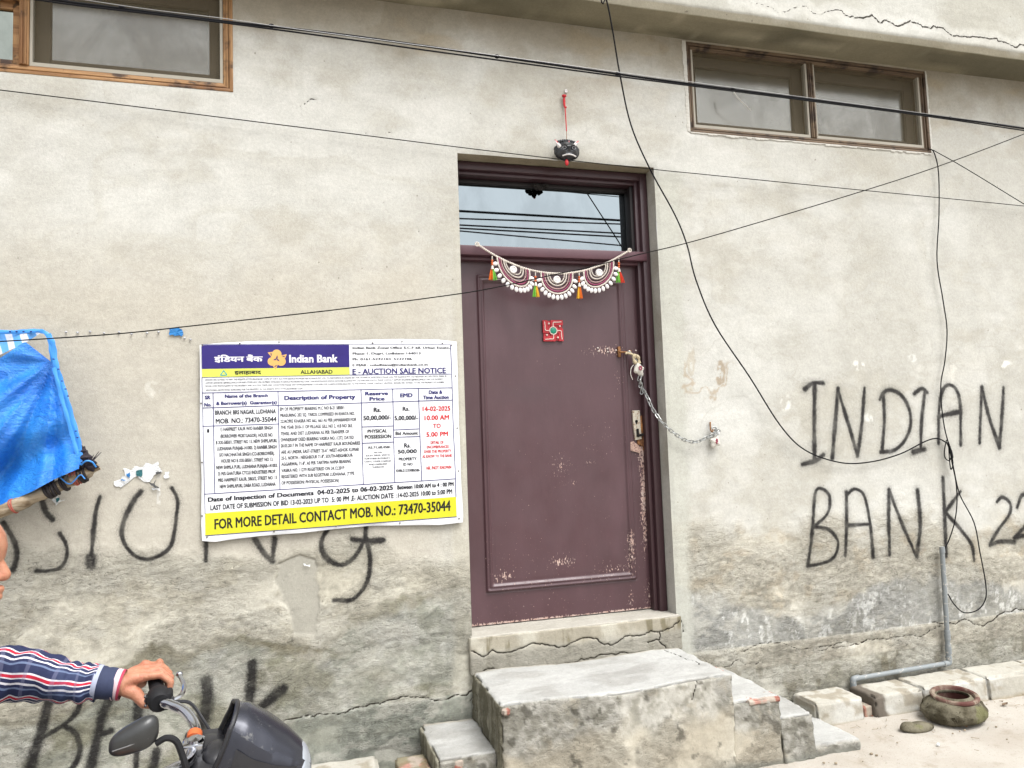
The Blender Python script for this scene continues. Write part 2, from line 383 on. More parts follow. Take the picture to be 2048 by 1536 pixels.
def wall_colour(x, z):
    P = np.stack([x, np.zeros_like(x), z], 1)
    u, v = proj(P)
    big = fbm(x*1.1, z*1.4, s=21, o=4); med = fbm(x*4, z*5, s=22, o=4); fin = fbm(x*17, z*17, s=23, o=3)
    wu = u + (fbm(x*3, z*3, s=31)-.5)*120; wv = v + (fbm(x*3.1, z*3.1, s=32)-.5)*110 + (fin-.5)*26
    col = mix(al(198, 195, 186), al(213, 211, 204), ss(.36, .62, fbm(x*.8+3, z*1.1, s=20, o=5, g=.6))[:])
    col = mix(col, al(188, 183, 170), ss(.5, .72, fbm(x*1.9, z*3.1, s=24, o=5, g=.6))*.6); col = mix(col, al(222, 220, 214), ss(.56, .72, fbm(x*2.6, z*3.4, s=25, o=5, g=.62))*.45)
    # warmer grey left of the banner
    col = mix(col, al(199, 192, 178), (1-ss(820, 1000, u))*ss(430, 620, wv)*.85)
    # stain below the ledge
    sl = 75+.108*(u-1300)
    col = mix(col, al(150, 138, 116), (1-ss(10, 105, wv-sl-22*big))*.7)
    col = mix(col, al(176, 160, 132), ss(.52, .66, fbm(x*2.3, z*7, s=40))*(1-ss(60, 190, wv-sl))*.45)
    # patch lines from trowelling (upper middle)
    pl = fbm(x*1.5, z*2.9, s=44, o=4)-.5; col = mix(col, al(182, 178, 166), (1-ss(.0, .010, np.abs(pl)))*.30*ss(120, 220, v)*ss(.45, .6, big)); col = mix(col, al(192, 187, 174), ss(.0, .004, pl)*(1-ss(.01, .10, pl))*.30*(1-ss(560, 700, v)))
    left = u < 945
    rough = np.zeros_like(x)
    # ---- left lower bands
    cream = ss(1075, 1130, wv)*left
    col = mix(col, al(207, 202, 187), cream*.9)
    col = mix(col, al(188, 181, 163), cream*ss(.5, .7, med)*.5)
    rough = np.maximum(rough, cream*ss(.25, .5, fbm(x*1.6, z*3, s=50))*(1-ss(1290, 1380, wv)*.6))
    L = np.interp(u, [-400, 0, 90, 170, 250, 300, 345, 380, 430, 480, 545, 640, 700, 800, 930], [1400, 1430, 1420, 1395, 1325, 1295, 1295, 1308, 1275, 1268, 1272, 1290, 1225, 1195, 1165]) + (fin-.5)*28 + (med-.5)*36
    damp = ss(-3, 7, v-L)*left
    col = mix(col, mix(al(190, 189, 178), al(164, 165, 152), ss(.38, .62, fbm(x*7, z*7, s=55))), damp*.92)
    col = mix(col, al(202, 200, 192), damp*ss(.56, .66, fbm(x*11, z*11, s=57))*.5)
    col = mix(col, al(132, 126, 98), damp*ss(.54, .7, fbm(x*3, z*5, s=58))*.5)
    col = mix(col, al(146, 136, 112), (1-ss(0, 22, np.abs(v-L-12)))*left*.55)
    rough = np.where(left, np.maximum(rough, damp*.4), rough)
    # smooth patched piece of plaster
    pu = u + (fin-.5)*18; pv = v + (med-.5)*16
    pat = ss(0, 6, pu-np.interp(v, [1100, 1125, 1160, 1200, 1225, 1300], [590, 556, 549, 562, 578, 584]))*ss(0, 6, 638-pu)*ss(0, 5, pv-np.interp(u, [550, 600, 640], [1128, 1108, 1122]))*(1-ss(1265, 1285, pv))
    col = mix(col, al(178, 174, 162), pat); rough = rough*(1-pat)
    # smoother return beside the left door edge
    strip = ss(898, 916, u+ (fin-.5)*10)*left*ss(360, 700, v)
    col = mix(col, al(192, 186, 170), strip*.6); rough = rough*(1-strip*.9)
    # ---- right of the door
    R = u > 1300
    st = R*(1-ss(1362, 1384, u - (v-340)*.03 + 14 + (fin-.5)*14))*ss(330, 360, v)
    low = ss(1015, 1085, wv)*R
    col = mix(col, al(206, 199, 182), low*.8); col = mix(col, al(202, 186, 160), low*ss(.56, .7, fbm(x*9, z*12, s=61, o=5))*.45); col = mix(col, al(180, 174, 158), low*ss(.5, .62, fbm(x*16, z*24, s=63))*.35)
    rough = np.maximum(rough, low*ss(.3, .5, fbm(x*1.8, z*3, s=62)))
    w0 = np.interp(u, [1370, 1450, 1560, 1700, 1800, 1890, 2048, 2300], [1170, 1195, 1215, 1185, 1150, 1140, 1150, 1130]) + (med-.5)*50 + (fin-.5)*20
    pz = .434 + .012*(fbm(x*3, z*0, s=66)-.5)          # plinth ledge
    wet = ss(0, 22, v-w0)*R*ss(0, .01, z-pz)
    col = mix(col, mix(al(180, 179, 174), al(160, 159, 152), med), wet*.95)
    vstreak = fbm(x*17, z*6, s=70, o=5, g=.65)
    col = mix(col, al(228, 227, 222), wet*ss(.50, .60, vstreak)*ss(.46, .56, fbm(x*38, z*30, s=71, o=4, g=.65))*ss(.36, .55, fbm(x*3, z*4, s=72)+.25*(1-ss(0, .25, z-pz)))*.9)
    rough = rough*(1-wet*.6)
    belt = R*(1-ss(0, .008, z-pz))*ss(-.012, .008, z-(pz-.135+.05*(fbm(x*2.4, z*0+3, s=73)-.5)))
    col = mix(col, mix(al(196, 190, 175), al(176, 170, 156), ss(.4, .62, fbm(x*9, z*12, s=78))), belt*.85)
    base = R*(1-ss(-.012, .008, z-(pz-.135+.05*(fbm(x*2.4, z*0+3, s=73)-.5))))
    col = mix(col, mix(al(194, 190, 177), al(168, 164, 149), ss(.4, .62, fbm(x*6, z*4, s=74))), base)
    col = mix(col, al(205, 200, 186), base*ss(.55, .68, fbm(x*10, z*7, s=75))*.6)
    col = mix(col, al(118, 108, 84), base*ss(.6, .72, fbm(x*14, z*5, s=76))*.5)
    col = mix(col, al(198, 197, 186), st*.8); rough = rough*(1-st*.85)
    # left plinth
    zl = .355 + .02*(u-560)/385
    lb = left*(1-ss(0, .01, z-zl))*ss(540, 600, u)
    col = mix(col, mix(al(160, 162, 152), al(140, 142, 130), med), lb*.9); rough = rough*(1-lb*.8)
    lowz = np.where(left, ss(1085, 1180, v), ss(1040, 1150, v)*R)*(1-pat)*(1-st)
    grit = fbm(x*34, z*44, s=95, o=4, g=.7)-.5; col = col*(1+np.clip(grit*.9, -.2, .2)*lowz)[:, None]
    patch = fbm(x*5.5, z*8, s=96, o=5, g=.62); col = mix(col, al(212, 208, 196), lowz*ss(.53, .62, patch)*.5); col = mix(col, al(162, 158, 144), lowz*ss(.44, .37, patch)*.25)
    rough = np.maximum(rough, lowz*ss(.42, .6, fbm(x*2.2, z*4, s=97))*.9)
    # beige scar where something was torn off, and chalky white scuffs
    for (a, b, ra, rb, cc, k) in [(1410, 752, 44, 34, (184, 168, 146), .8), (305, 780, 16, 26, (222, 218, 208), .7), (1568, 806, 15, 20, (236, 233, 226), .9), (1718, 730, 16, 10, (236, 233, 226), .9),
                        (1823, 718, 12, 8, (232, 230, 224), .8), (2012, 726, 15, 10, (238, 236, 230), .9), (1735, 836, 16, 9, (232, 230, 224), .85), (1440, 745, 10, 26, (176, 158, 134), .8),
                        (1905, 745, 12, 30, (226, 222, 212), .6), (1382, 720, 8, 60, (190, 178, 156), .5), (1700, 1290, 26, 10, (230, 226, 214), .6), (318, 985, 5, 45, (232, 230, 226), .6), (1150, 262, 60, 22, (218, 216, 208), .5)]:
        r = np.hypot((u-a)/ra, (v-b)/rb) + (fin-.5)*1.5
        if (ra, rb) == (44, 34): m = (1-ss(.0, .22, np.abs(r-.95)))*ss(-.4, .3, (v-b)/rb + np.abs((u-a)/ra)*.8)
        else: m = (1-ss(.55, .9, r))*ss(.42, .52, fbm(x*45, z*30, s=90))
        col = mix(col, al(*cc), m*k)
    col = col*np.array((.992, 1.002, 1.0))
    return col, rough, wet, belt, base, lb, pat, st, u, v, med, fin, pz, zl
def build_wall():
    f = .0078
    xs = axis([(-9, -1.9, .5), (-1.9, LW[1], f), (LW[1], OX0, f), (OX0, OX1, .02), (OX1, RW[0], f), (RW[0], RW[1], f), (RW[1], 5.6, f), (5.6, 12, .5)])
    zs = axis([(-.3, OZ0, f), (OZ0, 2.35, f), (2.35, OZ1, .012), (OZ1, LW[2], .015), (LW[2], RW[2], .004), (RW[2], RW[3], .02), (RW[3], 4.25, .015)])
    X, Zg = np.meshgrid(xs, zs, indexing='ij'); x, z = X.ravel(), Zg.ravel()
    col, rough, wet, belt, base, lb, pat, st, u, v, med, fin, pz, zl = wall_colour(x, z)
    lump = (fbm(x*2.2, z*2.2, s=101, o=3)-.5)*.010 + (fbm(x*14, z*14, s=102, o=3)-.5)*.0022
    rg = (fbm(x*24 + 2*fbm(x*8, z*8, s=3), z*46, s=103, o=4)-.5)
    out = .004 + lump + rough*rg*.012
    out = out + .008*(1-ss(-.004, .008, z-pz+.004*fin))*(u > 1300) + .006*lb - .004*pat - .003*base
    near = np.minimum.reduce([np.hypot(np.maximum(np.maximum(a-x, x-b), 0), np.maximum(np.maximum(c-z, z-d), 0)) for a, b, c, d in ((OX0, OX1, OZ0, OZ1), LW, RW)])
    out = np.maximum(out*ss(0, .03, near), 0)
    XZ = np.stack([x, z], 1)
    spray = np.full(len(x), 9.0)
    for path, hw in STROKES:
        q = smooth([at(a, b)[[0, 2]] for a, b in path], 6)
        r = hw*(1.0 if path[0][0] > 1200 else 1.1 if hw < 7.5 else 1.4)*(np.linalg.norm(at(path[0][0]+1, path[0][1])-at(*path[0])))
        spray = np.minimum(spray, dseg(XZ, q, .15)/(r*(.72+.56*vn(x*11, z*11, s=int(path[0][0]) % 97))))
    crack = np.full(len(x), 9.0)
    CR = [(Px(560, 1442, 610, 1432, 690, 1425, 760, 1408, 850, 1395, 945, 1380), .0042), (Px(1480, 1302, 1560, 1285, 1640, 1292, 1700, 1285, 1770, 1278, 1850, 1268, 1880, 1252), .003),
          (Px(1865, 1245, 1930, 1238, 2000, 1228, 2048, 1220, 2200, 1205), .0045), (Px(1400, 1312, 1460, 1330, 1520, 1322), .003), (Px(1640, 1300, 1700, 1290, 1760, 1278), .0028),
          (Px(600, 212, 622, 198, 632, 200), .003), (Px(715, 262, 730, 268, 745, 262), .0015), (Px(775, 262, 784, 268), .003), (Px(900, 350, 930, 356), .001), (Px(775, 355, 790, 362), .0015), (Px(832, 452, 840, 466), .002), (Px(700, 405, 760, 400, 780, 410), .0009), (Px(860, 425, 900, 418), .0009), (Px(0, 1160, 60, 1155, 140, 1148), .0012), (Px(460, 190, 480, 188, 492, 183), .001), (Px(640, 1060, 560, 1200, 575, 1215, 590, 1230), .0005),
          (Px(330, 965, 345, 990), .001), (Px(1362, 1240, 1368, 1262, 1350, 1285, 1330, 1300, 1395, 1312), .003), (Px(945, 1300, 940, 1330, 946, 1352, 940, 1400), .003)]
    for i, (path, wd) in enumerate(CR):
        q = jag([at(a, b)[[0, 2]] for a, b in path], .085, 4, i)
        crack = np.minimum(crack, dseg(XZ, q, .06)/wd)
    out = out - .004*(1-ss(.4, 2.2, crack))
    V = np.stack([x, -out, z], 1)
    m, n = len(xs), len(zs); i = np.arange(m*n).reshape(m, n)
    F = np.stack([i[:-1, :-1], i[1:, :-1], i[1:, 1:], i[:-1, 1:]], -1).reshape(-1, 4)
    cx = (xs[:-1, None]+xs[1:, None])/2 + 0*zs[None, :-1]; cz = (zs[None, :-1]+zs[None, 1:])/2 + 0*xs[:-1, None]
    cx, cz = cx.ravel(), cz.ravel(); keep = np.ones(len(F), bool)
    for a, b, c, d in ((OX0, OX1, OZ0, OZ1), LW, RW): keep &= ~((cx > a) & (cx < b) & (cz > c) & (cz < d))
    me = fastmesh('wall', V, F[keep]); 
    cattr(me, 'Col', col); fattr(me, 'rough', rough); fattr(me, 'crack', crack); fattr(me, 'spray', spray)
    o = link('wall', me, M_WALL, BLD)
    o['label'] = 'stained cement wall with black spray painted INDIAN BANK 22 lettering'
    return o
build_wall()

def cem_surface(name, P3, parent, tone=((200, 196, 184), (176, 170, 156)), roughv=.15, crack=None, cw=.003, amp=.002, extra=None, s=200, nrm=None):
    """P3: (m,n,3) grid -> cement-coloured sheet"""
    m, n = P3.shape[:2]; P = P3.reshape(-1, 3).copy(); x, y, z = P.T
    col = mix(al(*tone[0]), al(*tone[1]), ss(.35, .65, fbm(x*5, z*5, y*5, s=s)))
    if extra is not None: col = extra(P, col)
    ck = np.full(len(P), 9.0)
    if crack is not None:
        for i, c in enumerate(crack): ck = np.minimum(ck, dseg(P, jag(c, .12, 4, i+5), .06)/cw)
    i = np.arange(m*n).reshape(m, n); F = np.stack([i[:-1, :-1], i[1:, :-1], i[1:, 1:], i[:-1, 1:]], -1).reshape(-1, 4)
    if nrm is not None: P += np.asarray(nrm)*((fbm(x*12, z*12, y*12, s=s+5)-.5)*amp*2)[:, None]
    me = fastmesh(name, P, F); cattr(me, 'Col', col); fattr(me, 'rough', np.full(len(P), roughv)); fattr(me, 'crack', ck)
    return link(name, me, M_CEM, parent)
def strip_grid(A, B, C, D, m, n):   # bilinear patch A-B / D-C
    s = np.linspace(0, 1, m)[:, None, None]; t = np.linspace(0, 1, n)[None, :, None]
    return (1-s)*(1-t)*A + s*(1-t)*B + s*t*C + (1-s)*t*D
V3 = lambda *a: np.array(a, float)
# door reveals: left, right, head, floor is the doorstep
def rev(name, a, b, c, d, m, n, nrm, tone=((206, 203, 194), (184, 180, 168))):
    return cem_surface(name, strip_grid(V3(*a), V3(*b), V3(*c), V3(*d), m, n), BLD, tone, .1, nrm=nrm, s=int(abs(a[0])*50+abs(a[2])*9))
D_ = .34
rev('door_reveal', (OX1, .0, .3), (OX1, D_, .3), (OX1, D_, OZ1), (OX1, 0., OZ1), 16, 160, (-1, 0, 0))
rev('door_reveal', (OX0, D_, .3), (OX0, 0., .3), (OX0, 0., OZ1), (OX0, D_, OZ1), 16, 160, (1, 0, 0))
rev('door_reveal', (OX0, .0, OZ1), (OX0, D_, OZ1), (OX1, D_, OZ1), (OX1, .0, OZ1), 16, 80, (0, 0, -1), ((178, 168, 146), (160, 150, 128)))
# projecting ledge and the wall above it
def build_fascia():
    xs = axis([(-9, -1.9, .6), (-1.9, 1.6, .03), (1.6, 5.8, .009), (5.8, 12, .6)])
    prof = [(.02, 4.238), (-.05, 4.238), (-.12, 4.238), (-.2, 4.238), (-.262, 4.239), (-.268, 4.243), (-.276, 4.277), (-.281, 4.283)]
    prof += [(-.284, q) for q in np.arange(4.295, 4.75, .009)] + [(-.284, q) for q in np.arange(4.78, 5.4, .05)] + [(-.284, 6.5)]
    A = np.array([[(x, y, z) for (y, z) in prof] for x in xs])
    P = A.reshape(-1, 3).copy(); x, y, z = P.T
    nz = (fbm(x*2, z*9, y*9, s=300)-.5)
    fr = y < -.27
    P[:, 1] += np.where(fr, nz*.008, 0); P[:, 2] += np.where((y > -.265), (fbm(x*3, y*8, s=301)-.5)*.012, (fbm(x*9, y*2, s=302)-.5)*.008*(z < 4.29))
    col = mix(al(206, 204, 196), al(190, 187, 176), ss(.35, .65, fbm(x*2, z*3, s=303)))
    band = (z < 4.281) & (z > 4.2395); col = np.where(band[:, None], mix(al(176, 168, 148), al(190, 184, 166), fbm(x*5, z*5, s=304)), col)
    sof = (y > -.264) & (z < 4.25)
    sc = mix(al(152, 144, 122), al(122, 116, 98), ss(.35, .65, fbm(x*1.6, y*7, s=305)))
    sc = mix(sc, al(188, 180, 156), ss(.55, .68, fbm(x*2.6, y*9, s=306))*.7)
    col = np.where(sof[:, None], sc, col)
    q = jag([at(1180+a/2.36, b/2.36, -.284) for a, b in [(680, 2), (760, 10), (850, 28), (960, 38), (1040, 50), (1100, 62), (1180, 48), (1230, 80), (1290, 85), (1330, 68), (1400, 95), (1480, 112), (1570, 128), (1620, 122), (1690, 155), (1750, 172), (1830, 175), (1900, 182), (1960, 200), (2060, 210), (2400, 260)]], .12, 3, 4)
    d1 = dseg(np.stack([P[:, 0], 0*P[:, 0]-.284, P[:, 2]+9*(P[:, 1] > -.27)], 1), q, .1); k = np.interp(P[:, 0], [2.4, 3.3, 3.6, 6], [.0022, .003, .0062, .005]); ck = d1/k
    col = mix(col, al(232, 230, 224), (1-ss(.01, .05, np.abs(d1-.02)))*.35*fr)
    m, n = len(xs), len(prof); i = np.arange(m*n).reshape(m, n)
    F = np.stack([i[:-1, :-1], i[:-1, 1:], i[1:, 1:], i[1:, :-1]], -1).reshape(-1, 4)
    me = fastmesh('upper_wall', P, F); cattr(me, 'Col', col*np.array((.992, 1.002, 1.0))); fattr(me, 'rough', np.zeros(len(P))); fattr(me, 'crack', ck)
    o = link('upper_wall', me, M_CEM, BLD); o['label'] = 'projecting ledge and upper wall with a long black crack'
build_fascia()

# ================================================================== WINDOWS
def m_wood(name, c1, c2, c3, ax):
    t = NT(name); p = t.pos(); s = [22, 22, 22]; s[ax] = 1.6
    g = t.noise(1.0, 6, .7, t.scale(p, s), .6); k = t.noise(7, 4, .6, p)
    c = t.mix(al(*c1), al(*c2), t.rng(g, .38, .62)); c = t.mix(c, al(*c3), t.rng(k, .50, .66))
    c = t.mix(c, al(40, 30, 22), t.math('MULTIPLY', t.rng(t.noise(16, 2, .5, p), .66, .74), .8))
    return t.fin(c, .62, t.bump(g, .004, .7), 0, .35)
WOODL = [m_wood('pale_wood_%s' % a, (186, 144, 98), (136, 94, 56), (72, 50, 36), i) for i, a in ((0, 'h'), (2, 'v'))]
WOODR = [m_wood('dark_wood_%s' % a, (124, 104, 82), (92, 74, 58), (60, 46, 36), i) for i, a in ((0, 'h'), (2, 'v'))]
def m_glass(name, rgb, rough, wav=0.):
    t = NT(name); p = t.pos()
    c = t.mix(np.array(rgb)*1.08, np.array(rgb)*(.72 if rough > .05 else .93), t.rng(t.noise(4, 6, .65, t.scale(p, (1, 1, .6)), .6), .35, .68)); n = t.bump(t.noise(2.2, 2, .5, p), wav, .5) if wav else None
    return t.fin(c, rough, n, 1.0, .5)
M_PANE = m_glass('dusty_pane', (.44, .445, .42), .16, .002); M_PANE2 = m_glass('green_pane', (.24, .26, .23), .10, .002)
M_TRANSOM = m_glass('tinted_pane', (.205, .235, .25), .01, 0)
t = NT('insect_screen'); p = t.pos()
wv = [t.math('SINE', t.math('MULTIPLY', t.t.nodes.new('ShaderNodeSeparateXYZ').outputs[0], 1.0))]
sx = t.t.nodes[-1] if False else None
sep = t.t.nodes.new('ShaderNodeSeparateXYZ'); t.L(p, sep.inputs[0])
sag = t.math('MULTIPLY', t.noise(2.6, 2, .5, p), .05)
a1 = t.math('SINE', t.math('MULTIPLY', t.math('ADD', sep.outputs[0], sag), 2230.)); a2 = t.math('SINE', t.math('MULTIPLY', t.math('ADD', sep.outputs[2], sag), 2230.))
th = t.math('MAXIMUM', t.rng(a1, -.1, .5), t.rng(a2, -.1, .5))
tr = t.t.nodes.new('ShaderNodeBsdfTransparent'); mx = t.t.nodes.new('ShaderNodeMixShader')
c = t.mix(al(118, 108, 88), al(98, 90, 72), t.noise(4, 3, .6, p)); t.fin(c, .85, None, 0, .1)
t.L(t.math('MULTIPLY', th, .70), mx.inputs[0]); t.L(tr.outputs[0], mx.inputs[1]); t.L(t.b.outputs[0], mx.inputs[2]); t.L(mx.outputs[0], t.out.inputs[0]); M_SCREEN = t.m
M_SASH = simple('sash_paint', (112, 102, 88), .7, var=.15, scale=9)
M_LINER = simple('window_liner', (182, 176, 162), .8, var=.1, scale=12)
def bar(mb, x0, x1, z0, z1, y0, y1, horiz, inner):
    """moulded timber: a bead on the outer edge, a step towards the opening ('inner' = +1/-1: which side is the opening)"""
    mb.box(x0, x1, y0+.012, y1, z0, z1, .003)
    if horiz:
        a, b = (z0, z0+.018) if inner > 0 else (z1-.018, z1); mb.box(x0, x1, y0-.004, y0+.02, a, b, .004)
        a, b = (z0+.024, z0+.034) if inner > 0 else (z1-.034, z1-.024); mb.box(x0+.02, x1-.02, y0+.004, y0+.02, a, b, .003)
    else:
        a, b = (x0, x0+.018) if inner > 0 else (x1-.018, x1); mb.box(a, b, y0-.004, y0+.02, z0, z1, .004)
        a, b = (x0+.024, x0+.034) if inner > 0 else (x1-.034, x1-.024); mb.box(a, b, y0+.004, y0+.02, z0+.02, z1-.02, .003)
def cement_lining(W):
    x0, x1, z0, z1 = W; mb = MB()
    mb.box(x0-.0, x1+.0, .125, .14, z0, z1); return mb
def make_window(W, wood, lab, bars, panes, fw=.05):
    x0, x1, z0, z1 = W
    h = MB(); v = MB()
    bar(h, x0, x1, z0, z0+fw, 0, .13, True, 1); bar(h, x0, x1, z1-fw, z1, 0, .13, True, -1)
    win = h.obj('window', wood[0], BLD); win['label'] = lab
    for a, b, inn in ((x0, x0+fw, 1), (x1-fw, x1, -1)):
        v = MB(); bar(v, a, b, z0+.001, z1-.001, -.001, .129, False, inn); v.obj('frame_side', wood[1], win)
    for (a, b, c, d, hz) in bars:
        q = MB(); q.box(a, b, .004, .128, c, d, .004)
        if hz: q.box(a, b, -.003, .01, c+.01, d-.012, .004)
        else: q.box(a+.008, a+.018, -.003, .01, c, d, .003); q.box(b-.018, b-.008, -.003, .01, c, d, .003)
        q.obj('mullion', wood[0 if hz else 1], win)
    for (a, b, c, d, scr, sw) in panes:
        if scr:
            q = MB(); q.box(a+.002, a+.014, .014, .05, c+.001, d-.001); q.box(b-.016, b-.002, .014, .05, c+.001, d-.001); q.box(a+.014, b-.016, .014, .05, c+.001, c+.020); q.obj('liner', M_LINER, win)
            q = MB(); q.add([(a, .032, c), (b, .032, c), (b, .032, d), (a, .032, d)], [(0, 1, 2, 3)]); q.obj('insect_screen', M_SCREEN, win)
        q = MB(); Y0 = .085 if scr else .05
        q.box(a, a+sw, Y0, Y0+.035, c, d, .003); q.box(b-sw, b, Y0, Y0+.035, c, d, .003); q.box(a+sw, b-sw, Y0+.001, Y0+.034, c, c+sw, .003); q.box(a+sw, b-sw, Y0+.001, Y0+.034, d-sw, d, .003); q.obj('sash', M_SASH if scr else wood[0], win)
        q = MB(); q.box(a+sw*.9, b-sw*.9, Y0+.018, Y0+.024, c+sw*.9, d-sw*.9); q.obj('pane', M_PANE if scr else M_PANE2, win)
    return win
mxl = at(47, 60)[0]
make_window(LW, WOODL, 'wide window with orange brown timber frame at the left edge',
    [(mxl-.022, mxl+.022, LW[2]+.05, LW[3]-.05, False), (LW[0]+.05, mxl-.022, 4.02, 4.058, True)],
    [(mxl+.022, LW[1]-.05, LW[2]+.05, LW[3]-.05, True, .075), (LW[0]+.05, mxl-.022, LW[2]+.05, 4.02, False, .04), (LW[0]+.05, mxl-.022, 4.058, LW[3]-.05, False, .04)])
mxr = at(1625, 190)[0]
make_window(RW, WOODR, 'two light window with dark weathered frame under the ledge',
    [(mxr-.022, mxr+.022, RW[2]+.04, RW[3]-.04, False)],
    [(RW[0]+.04, mxr-.022, RW[2]+.04, RW[3]-.04, True, .07), (mxr+.022, RW[1]-.04, RW[2]+.04, RW[3]-.04, True, .07)], .042)
# feather stuck to the right window's screen
mb = MB(); q = smooth([at(1464, 178, -.004), at(1476, 196, -.02), at(1502, 221, -.006)], 6); mb.tube(q, np.linspace(.004, .0012, len(q)), 6)
for i in range(len(q)-1):
    mb.tube([q[i], q[i]+V3(.012, -.003, -.004)], [.002, .0004], 4)
tag(mb.obj('feather', simple('feather_white', (225, 222, 215), .8)), 'white feather caught on the right window screen', 'feather')
# lime edge smeared round the right window
mb = MB(); R_ = np.random.default_rng(3)
for i in range(26):
    z = RW[2]+(RW[3]-RW[2])*i/26; mb.box(RW[0]-.022-R_.random()*.008, RW[0]+.001, -.007-.003*R_.random(), .01, z, z+.026, .003)
for i in range(60):
    x = RW[0]+(RW[1]-RW[0])*i/60; mb.box(x, x+.034, -.006-.002*R_.random(), .01, RW[2]-.004-R_.random()*.012, RW[2]+.001, .002)
for i in range(26):
    z = RW[2]+(RW[3]-RW[2])*i/26; mb.box(RW[1]-.001, RW[1]+.008+R_.random()*.01, -.006, .01, z, z+.026, .003)
mb.obj('mortar_edge', simple('lime_mortar', (214, 211, 202), .9, bump=.002), BLD)

# ================================================================== DOOR
YF = .10; YL = .175
M_PAINT = simple('maroon_frame_paint', (68, 45, 50), .42, var=.14, scale=14, spec=.45, bump=.0012)
bz0 = at(1100, 516, YF)[2]; bz1 = at(1100, 497, YF)[2]
fr = MB()
fr.box(OX1-.052, OX1-.002, YF, .30, OZ0, OZ1-.003, .006); fr.box(OX1-.078, OX1-.052, YF+.028, .29, OZ0, OZ1-.003, .003)
fr.box(OX0+.002, OX0+.010, YF, .30, OZ0, OZ1-.003, .002)
fr.box(OX0+.010, OX1-.052, YF+.001, .30, OZ1-.053, OZ1-.004, .005); fr.box(OX0+.010, OX1-.078, YF+.03, .29, OZ1-.075, OZ1-.053, .003)
FR = fr.obj('door_frame', M_PAINT, BLD)
b = MB(); b.box(OX0+.003, OX1-.03, YF-.012, .30, bz0, bz1, .006); b.box(OX0+.011, OX1-.052, YF+.03, .29, bz0-.02, bz0, .003); b.obj('transom_bar', simple('maroon_bar_paint', (98, 66, 74), .4, var=.12, scale=14), FR)
b = MB(); b.box(OX0+.008, OX1-.06, .232, .238, bz1-.01, OZ1-.06); P_ = b.obj('pane', M_TRANSOM, FR); P_['label'] = 'mirror tinted fanlight pane above the door'
# strips at the pane's head and right, black to paint in the recess shade
b = MB(); M_BLK = simple('recess_shade_black', (34, 28, 30), .6)
b.box(OX0+.008, OX1-.078, .20, .231, OZ1-.1, OZ1-.075, .003); b.box(OX1-.10, OX1-.078, .15, .231, bz1, OZ1-.075, .003); b.obj('shade_bead', M_BLK, FR)
# cobweb clump hanging in the fanlight
mb = MB(); R_ = np.random.default_rng(9); c0 = at(1080, 371, .17)
for i in range(38):
    o = np.array((R_.uniform(-.055, .055), R_.normal()*.006, 0)); o[2] = -R_.random()*.034*max(0, 1-abs(o[0])/.055) + .004
    mb.ball(c0+o, (.009+R_.random()*.008, .006, .007+R_.random()*.006), 6, 4)
tag(mb.obj('nest', simple('soot_web', (36, 32, 30), .95, bump=.004)), 'small black clump of nest hanging in the fanlight above the door', 'nest')
# leaf
CHIPS = [(1285, 900, 9, 50, 1.0), (1287, 985, 6, 70, 1.05), (1290, 1060, 5, 50, .85), (1303, 1190, 14, 30, .7), (1120, 938, 26, 34, .42), (1128, 1122, 22, 9, .75), (1012, 1153, 14, 6, .8), (1122, 935, 9, 12, .7), (1150, 965, 12, 4, .6), (1180, 925, 12, 5, .6), (1262, 1080, 6, 20, .9), (1308, 1130, 4, 20, 1.1), (1105, 1125, 60, 22, .36), (1005, 1152, 26, 12, .6), (1225, 1140, 40, 16, .5),
         (1262, 1110, 10, 40, .7), (1262, 1200, 8, 26, .6), (1215, 702, 36, 8, .75), (1110, 732, 22, 12, .3), (1160, 855, 26, 26, .3), (1215, 860, 14, 40, .3), (1178, 900, 60, 30, .22), (1040, 1130, 80, 60, .25), (1130, 1200, 160, 30, .27),
         (1240, 760, 16, 40, .3), (985, 1120, 14, 60, .2), (1180, 1010, 60, 80, .16), (1130, 1000, 140, 160, .12)]
